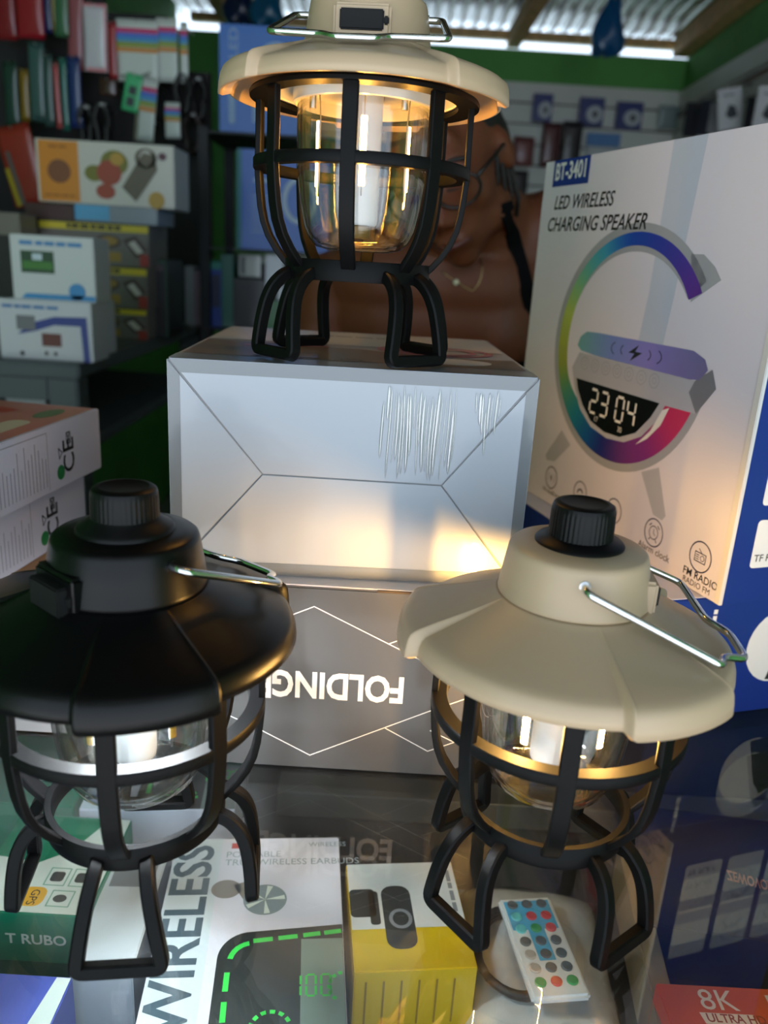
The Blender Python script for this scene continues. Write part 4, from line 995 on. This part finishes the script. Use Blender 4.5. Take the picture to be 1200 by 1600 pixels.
bgbox('small_carton', 'slim mauve carton standing on the dark shelving', 'box', (304, 424, 314, 520), SY + 20, 60, (136, 118, 122), z0=zt_[2] + .3)
bgbox('small_carton', 'royal blue carton standing on the dark shelving', 'box', (316, 408, 346, 516), SY + 25, 80, (30, 62, 150), None, [('picture', (26, 36, 70), rect(.5, .3, .95, .8)), ('teal_top', (40, 130, 116), rect(0, .88, 1, 1))], z0=zt_[2] + .3)
bgbox('small_carton', 'teal carton standing beside the royal blue one on the shelving', 'box', (346, 397, 364, 516), SY + 30, 80, (34, 104, 90), z0=zt_[2] + .3)
bgbox('dark_carton', 'black carton low on the shelving right of the teal one', 'box', (364, 436, 412, 516), SY + 40, 90, (28, 28, 32), z0=zt_[2] + .3)
bgbox('wrapped_carton', 'white shrink-wrapped carton with bright glint on the shelving', 'box', (373, 398, 407, 434), SY + 42, 60, (206, 208, 204), None, [('dark_print', (90, 94, 96), rect(.1, .1, .3, .9))], rough=.1, coat=1., z0=zt_[2] + .8 + (at(388, 436, SY + 40).z - at(388, 516, SY + 40).z))
bgbox('wrapped_carton', 'grey shrink-wrapped carton just left of the lantern base ring', 'box', (414, 398, 442, 470), SY + 50, 60, (140, 148, 150), None, [('dark_print', (60, 66, 68), rect(.35, .3, .7, .7))], rough=.15, coat=1., z0=zt_[2] + .3)
bgbox('small_carton', 'green carton seen through the lantern legs', 'box', (412, 470, 438, 516), SY + 8, 40, (46, 116, 62), z0=zt_[2] + .3)
bgbox('small_carton', 'mustard yellow carton seen through the lantern legs', 'box', (440, 476, 528, 516), SY + 4, 44, (164, 150, 34), z0=zt_[2] + .3)
bgbox('dark_carton', 'dark carton on the lower shelf right of the blue lamp cartons', 'box', (520, 260, 600, 390), SY + 20, 90, (40, 38, 42), z0=zt_[1] + .3)
# goods on the slat boards
def blister(px, label, back):
    a = at(px[0], px[3], BY - 70); r, P, w, h = bgbox('blister_pack', label, 'package', px, BY - 70, 26, (56, 62, 122), 'blue and white blister packs', [('white_disc', (196, 200, 206), ell(.62, .42, .34, .3)), ('picture', (70, 74, 84), ell(.64, .42, .12, .13)), ('blue_band', (52, 58, 128), [[(.1, .82), (.9, .98), (.9, .8), (.1, .7)]])])
    MB().tube([(w / 2, 20, h - 6), (w / 2, 53.5, h - 6)], 3, 6).build('hook', wire, r)
blister((831, 146, 861, 190), 'leftmost blue and white blister pack on the slat wall', 0)
blister((903, 152, 941, 197), 'middle blue and white blister pack on the slat wall', 0)
blister((961, 159, 1001, 202), 'rightmost blue and white blister pack on the slat wall', 0)
for px, rgb, lab in (((850, 192, 878, 262), (96, 46, 50), 'dark red bag hanging under the middle blister pack'), ((881, 190, 912, 268), (40, 34, 38), 'black bag hanging beside the dark red one on the slat wall'), ((804, 214, 836, 260), (128, 66, 68), 'faded red pouch on the slat wall beside the person'), ((790, 266, 826, 310), (34, 28, 30), 'black pouch hanging low on the slat wall beside the person')):
    pouch(px, BY - 60 if rgb[0] < 100 and rgb[0] > 40 else BY - 80, rgb, lab, None, 0, name='hanging_bag', cat='bag', back=BY - 16, gloss=.5, puff=26)
bgbox('blister_pack', 'light blue wide pack on the slat wall under the rightmost blister pack', 'package', (917, 208, 968, 228), BY - 60, 43, (86, 136, 196))
bgbox('blister_pack', 'pale flat pack on the slat wall below the light blue one', 'package', (915, 229, 966, 250), BY - 60, 43, (196, 202, 204))
pouch((1032, 166, 1062, 202), BY - 70, (150, 164, 168), 'clear grey pouch near the wall corner', None, 0, name='accessory_pouch', back=BY - 16)
def side_card(px, Y, label, rgb, pic, tilt=0.):
    r, P, w, h = bgbox('accessory_card', label, 'package', px, Y, 5, rgb, None, pic, rough=.5)
    r.rotation_euler.y = tilt
    MB().tube([(w / 2, 3, h - 4), (w / 2, 3, h + 6), (RX - 16.2 - r.location.x / S, 6, h + 6)], 2.5, 6).build('hook', wire, r)
hp = [('picture', (60, 66, 74), [[(.3, .35), (.45, .6), (.7, .55), (.8, .3), (.5, .25)]]), ('lettering', (130, 132, 140), words(.25, .7, .8, .06, 3))]
side_card((1122, 140, 1160, 206), 3300, 'white card with headset picture on the right slat wall, left of two', (214, 214, 218), hp, -.2)
side_card((1174, 134, 1214, 204), 3100, 'white card with headset picture on the right slat wall, cut by the frame edge', (214, 214, 218), hp)
side_card((1104, 160, 1124, 208), 3420, 'narrow grey card on the right slat wall beside the dark packs', (150, 150, 156), [])
side_card((1088, 156, 1108, 212), 3640, 'dark blue pack on the right slat wall near the corner', (40, 42, 62), [])
side_card((1066, 160, 1088, 214), 3880, 'black pack on the right slat wall nearest the corner', (34, 34, 46), [])
side_card((1160, 150, 1178, 206), 3200, 'black slim pack between the two white headset cards', (36, 34, 42), [])
MB().tube([(RX - 60, 2700, 985), (RX - 60, 4100, 985)], 8, 8).build('hanging_rail', mat('rusty_rail', (92, 66, 50), .5), wr, smooth=True)
for y in (2720, 3400, 4080): MB().tube([(RX - 60, y, 985), (RX - 16, y, 985)], 6, 8).build('rail_bracket', wire, wr)
# plastic bags hung from the roof
def roofbag(px, Y, rgb, label):
    a = at((px[0] + px[2]) / 2, px[1], Y); b = at((px[0] + px[2]) / 2, px[3], Y); w = (at(px[2], px[3], Y).x - at(px[0], px[3], Y).x) / 2; h = a.z - b.z
    r = empty('hanging_bag', (a.x, Y, a.z), 0, label, 'bag')
    prof = [(.01, -h * .97), (.5, -h), (.8, -h * .97), (1, -h * .86), (1.02, -h * .66), (.86, -h * .46), (.72, -h * .28), (.6, -h * .12), (.5, 0), (.3, h * .12), (.01, h * .14)]
    mb = MB(); mb.lathe([(q * w, z) for q, z in prof], 40).map(lambda x, y, z: (x * (1 + .16 * math.sin(3 * math.atan2(y, x) + z * .03)) + z * .08, y * .8 * (1 + .12 * math.sin(5 * math.atan2(y, x) + z * .05)), z + 10 * math.sin(4 * math.atan2(y, x))))
    mb.build('bag_body', mat('bag_%d_%d_%d' % rgb, rgb, .3, coat=.5, bump=.6, bscale=18), r, smooth=True)
    MB().tube([(0, 0, -h * .1), (0, 0, 1372 + (BY - Y) * .022 - 6 - a.z)], 2.5, 6).build('cord', wire, r)
roofbag((934, 8, 984, 86), 3500, (16, 78, 128), 'blue plastic bag tied up under the roof at upper right')
roofbag((396, -20, 448, 44), 3300, (20, 92, 130), 'teal plastic bag tied under the roof left of the lit lantern')
roofbag((354, -24, 404, 40), 3600, (22, 44, 84), 'navy plastic bag tied under the roof beside the teal one')

# ------------------------------------------------------------------ the person behind the counter
def person():
    Y0 = 1010.
    C = at(702, 264, Y0); K = .93                                  # centre of the head
    fwd = Vector((-.20, -.82, -.50)).normalized()         # she looks down to her right
    up = Vector((-.46, -.40, .80)); up = (up - fwd * up.dot(fwd)).normalized()
    rt = fwd.cross(up).normalized()                        # towards the right of the picture's left
    bm = bmesh.new()
    def blob(p, r, rot=None, seg=20):
        m = Matrix.Translation(p) @ (rot.to_4x4() if rot else Matrix()) @ Matrix.Diagonal((r[0], r[1], r[2], 1))
        bmesh.ops.create_uvsphere(bm, u_segments=seg, v_segments=seg // 2 + 2, radius=1, matrix=m)
    HR = Matrix((rt, fwd, up)).transposed()
    def hb(x, y, z, r, tilt=0.):
        blob(C + (rt * x + fwd * y + up * z) * K, [q * K for q in r], HR @ Matrix.Rotation(tilt, 3, 'X'))
    def limb(p, q, r0, r1, n=9):
        p, q = Vector(p), Vector(q)
        for k in range(n + 1):
            t = k / n; r = r0 + (r1 - r0) * t; blob(p.lerp(q, t), (r, r, r), None, 14)
    # head: skull, jaw, cheeks, chin, nose, lips, brow, eyelids, ears
    hb(0, -12, 22, (70, 86, 76)); hb(0, 22, 0, (62, 62, 88)); hb(0, 40, -48, (46, 42, 50)); hb(0, 62, -86, (21, 20, 17))
    for s_ in (-1, 1):
        hb(36 * s_, 44, -18, (25, 26, 24)); hb(44 * s_, 14, -56, (22, 36, 30))
        hb(30 * s_, 71, 25, (22, 9, 6)); hb(30 * s_, 70, 8, (14, 11, 9)); hb(12 * s_, 87, -29, (9, 10, 8))
        hb(74 * s_, -6, -2, (9, 18, 29)); hb(10 * s_, 79, -54, (17, 11, 6)); hb(8 * s_, 78, -64, (15, 11, 7))
    hb(0, 84, 2, (9, 12, 20), -.25); hb(0, 93, -23, (12, 13, 11)); hb(0, 62, 50, (46, 16, 30))
    # neck, shoulders, chest
    N = at(756, 350, 1085); RS = at(866, 352, 1100); LS = at(520, 448, 1120)
    T = at(690, 520, 1150); B_ = T + Vector((10, 30, -330))
    limb(C + fwd * -20 + up * -50, N, 56, 60)
    mid = (RS + LS) / 2
    for t in [k / 12 for k in range(13)]:
        p = LS.lerp(RS, t); bulge = math.sin(PI * t); blob(p + Vector((0, 10, 6 * bulge - 10)), (52, 56 + 14 * bulge, 54 + 6 * bulge), None, 16)
    for t in [k / 9 for k in range(10)]:
        p = (mid + Vector((0, 0, -30))).lerp(B_, t); blob(p, (158 - 30 * math.sin(PI * t * .8), 92, 78), None, 20)
    for px, py in ((640, 520), (764, 510)): blob(at(px, py, 1085), (66, 50, 62), None, 18)
    # arms reaching down to the bench behind the counter, hips and legs below
    for sh, el, wr in ((RS, at(925, 540, 1110), Vector((230, 1000, -150))), (LS, Vector((-130, 1130, -40)), Vector((-60, 1000, -150)))):
        limb(sh, el, 47, 37); limb(el, wr, 36, 26); hd = Vector((sh.x - wr.x, 0, 0)).normalized()
        blob(wr + Vector((0, -36, -6)), (36, 44, 16))
        for f in range(4): limb(wr + Vector((-24 + 16 * f, -66, -6)), wr + Vector((-27 + 18 * f, -124 + 8 * abs(f - 1.4), -16)), 8.6, 7.2, 7)
        s_ = 1 if wr.x < 60 else -1
        limb(wr + Vector((24 * s_, -20, -6)), wr + Vector((48 * s_, -66, -14)), 10, 8, 6)
    hip = B_ + Vector((0, 20, -60)); blob(hip, (168, 110, 110)); blob((B_ + hip) / 2, (140, 95, 110))
    for s_ in (-1, 1):
        limb(hip + Vector((80 * s_, 0, -40)), hip + Vector((84 * s_, -20, -300)), 84, 56); 
        ft = Vector((hip.x + 88 * s_, hip.y + 20, FZ + 50))
        limb(hip + Vector((84 * s_, -20, -300)), ft, 56, 36)
        limb(ft + Vector((0, 20, -20)), ft + Vector((4 * s_, -130, -24)), 28, 26)
    me = bpy.data.meshes.new('body'); 
    for v in bm.verts: v.co *= S
    bm.to_mesh(me); bm.free()
    r = empty('person', (hip.x, hip.y, FZ), 0, 'person in black strappy top and dark glasses, head bowed behind the lit lantern', 'person')
    tmp = bpy.data.objects.new('body', me); COL.objects.link(tmp)
    rm_ = tmp.modifiers.new('remesh', 'REMESH'); rm_.mode = 'VOXEL'; rm_.voxel_size = .0065
    sm = tmp.modifiers.new('smooth', 'SMOOTH'); sm.factor = .5; sm.iterations = 4
    bpy.context.view_layer.update()
    dg = bpy.context.evaluated_depsgraph_get()
    me2 = bpy.data.meshes.new_from_object(tmp.evaluated_get(dg)); bpy.data.objects.remove(tmp)
    off = Vector((hip.x, hip.y, FZ)) * S
    tree = BVHTree.FromPolygons([v.co.copy() for v in me2.vertices], [tuple(p.vertices) for p in me2.polygons])
    for v in me2.vertices: v.co -= off
    skin = mat('brown_skin', (104, 56, 34), .5, spec=.4, vary=.06, vscale=30, sss=.1)
    me2.materials.clear()
    link('body', me2, skin, r, True)
    def on_skin(px, py, lift=1.5):
        d = ray(px, py).normalized(); hit = tree.ray_cast(Vector((0, 0, H)) * S, d)
        if hit[0] is None: return None
        return hit[0] / S + hit[1] * lift * (1 if hit[1].dot(d) < 0 else -1)
    def local(p): return Vector(p) - off / S
    cloth = mat('black_cotton', (8, 8, 10), .8, spec=.1)
    def band(name, path, wd, m, lift=2.5):
        pts = [on_skin(*q, lift) for q in path]; pts = [local(p) for p in pts if p is not None]
        if len(pts) < 2: return
        MB().tube(pts, 0, sect=[(a * .3, b) for a, b in ((1.5, wd), (1.5, -wd), (-6, -wd), (-6, wd))], ref=(0, -1, .25)).build(name, m, r, smooth=True, angle=50)
    top = cloth
    # strappy top: the lower chest and trunk, fitted just outside the skin
    bm = bmesh.new(); bm.from_mesh(me2)
    zc = local(at(780, 556, 1090)).z * S
    def in_top(c):
        return hip.z * S - FZ * S - .02 < c.z < zc - .12 * abs(c.x - local(at(700, 540, 1090)).x * S) * 0 and abs(c.x) < .185
    bmesh.ops.delete(bm, geom=[f for f in bm.faces if not in_top(f.calc_center_median())], context='FACES')
    for v in bm.verts: v.co += v.normal * .004
    mt = bpy.data.meshes.new('strap_top'); bm.to_mesh(mt); bm.free(); mt.materials.clear()
    tp = link('strap_top', mt, top, r, True)
    band('shoulder_strap', [(786 + 50 * t, 318 + 190 * t ) for t in [k / 16 for k in range(17)]], 9.5, top)
    gold = mat('fine_chain', (190, 160, 110), .25, metal=1.)
    ch = [(690, 424), (700, 432), (712, 440), (726, 449), (738, 455), (746, 446), (751, 434), (753, 420), (750, 404)]
    pts = [on_skin(*q, 1.2) for q in ch]; pts = [local(p) for p in pts if p is not None]
    nk = MB().tube(pts, .8, 6).build('necklace', gold, r, smooth=True)
    pd = on_skin(712, 441, 3)
    if pd is not None:
        pd = local(pd); MB().lathe([(.01, -4), (3, -2.6), (4, 0), (3, 2.6), (.01, 4)], 14).map(lambda x, y, z: (x + pd.x, y + pd.y, z + pd.z)).build('pendant', mat('pale_pendant', (220, 216, 190), .2), nk, smooth=True)
    # hair drawn back, loose strands at the temple
    bm = bmesh.new()
    def hbl(x, y, z, rr):
        m = Matrix.Translation(C + (rt * x + fwd * y + up * z) * K - off / S) @ HR.to_4x4() @ Matrix.Diagonal((*[q * K for q in rr], 1))
        bmesh.ops.create_uvsphere(bm, u_segments=36, v_segments=22, radius=1, matrix=m)
    hbl(0, -26, 30, (73, 82, 73)); hbl(0, -90, 34, (36, 32, 36)); hbl(60, -26, 8, (16, 36, 36)); hbl(-60, -26, 8, (16, 36, 36))
    for v in bm.verts: v.co *= S
    mh = bpy.data.meshes.new('hair'); bm.to_mesh(mh); bm.free()
    hair = link('hair', mh, mat('black_hair', (20, 16, 15), .6, bump=.9, bscale=120), r, True)
    rmod = hair.modifiers.new('remesh', 'REMESH'); rmod.mode = 'VOXEL'; rmod.voxel_size = .005
    for k in range(4):
        p0 = C + (rt * (-64 + 2 * k) + fwd * (6 - 9 * k) + up * (24 - 6 * k)) * K - off / S
        mb = MB(); mb.tube([p0, p0 + Vector((10 + 4 * k, 0, -24)), p0 + Vector((14 + 7 * k, 6, -46 - 4 * k)), p0 + Vector((12 + 8 * k, 14, -62 - 5 * k))], 3., 7)
        mb.build('hair_strand', MATS['black_hair'], hair, smooth=True)
    # eyes, brows and lips
    dk = mat('dark_brow', (24, 17, 15), .6); lip = mat('lip', (92, 48, 44), .4)
    for s_ in (-1, 1):
        q = [C + (rt * (14 + 34 * t) * s_ + fwd * (83 - 14 * t) + up * (30 + 5 * math.sin(PI * t))) * K - off / S for t in [k / 6 for k in range(7)]]
        MB().tube(q, 2.6, 7).build('eyebrow', dk, r, smooth=True)
        q = [C + (rt * (17 + 26 * t) * s_ + fwd * (81.5 - 10 * t) + up * (6 - 3 * math.sin(PI * t))) * K - off / S for t in [k / 6 for k in range(7)]]
        MB().tube(q, 1.5, 6).build('closed_eyelid', dk, r, smooth=True)
    q = [C + (rt * (-22 + 44 * t) + fwd * (78 + 13 * math.sin(PI * t)) + up * (-58.5)) * K - off / S for t in [k / 10 for k in range(11)]]
    MB().tube(q, 3.4, 8).build('lips', lip, r, smooth=True)
    hp_ = lambda a, b, c: C + (rt * a + fwd * b + up * c) * K - off / S
    gl = MB()
    for s_ in (-1, 1):
        gl.tube([hp_(s_ * (33 + 25 * math.cos(t)), 94 - 6 * (math.cos(t) + 1), 4 + 19 * math.sin(t)) for t in [2 * PI * k / 28 for k in range(28)]], 1.9, 7, closed=True)
        gl.tube([hp_(s_ * 58, 82, 12), hp_(s_ * 66, 60, 12), hp_(s_ * 76, 8, 9), hp_(s_ * 76, -14, 2)], 2.2, 7)
    gl.tube([hp_(-9, 92, 8), hp_(0, 97, 11), hp_(9, 92, 8)], 1.8, 7)
    gl.build('eyeglasses', mat('dark_frame', (16, 14, 14), .35), r, smooth=True)
person()
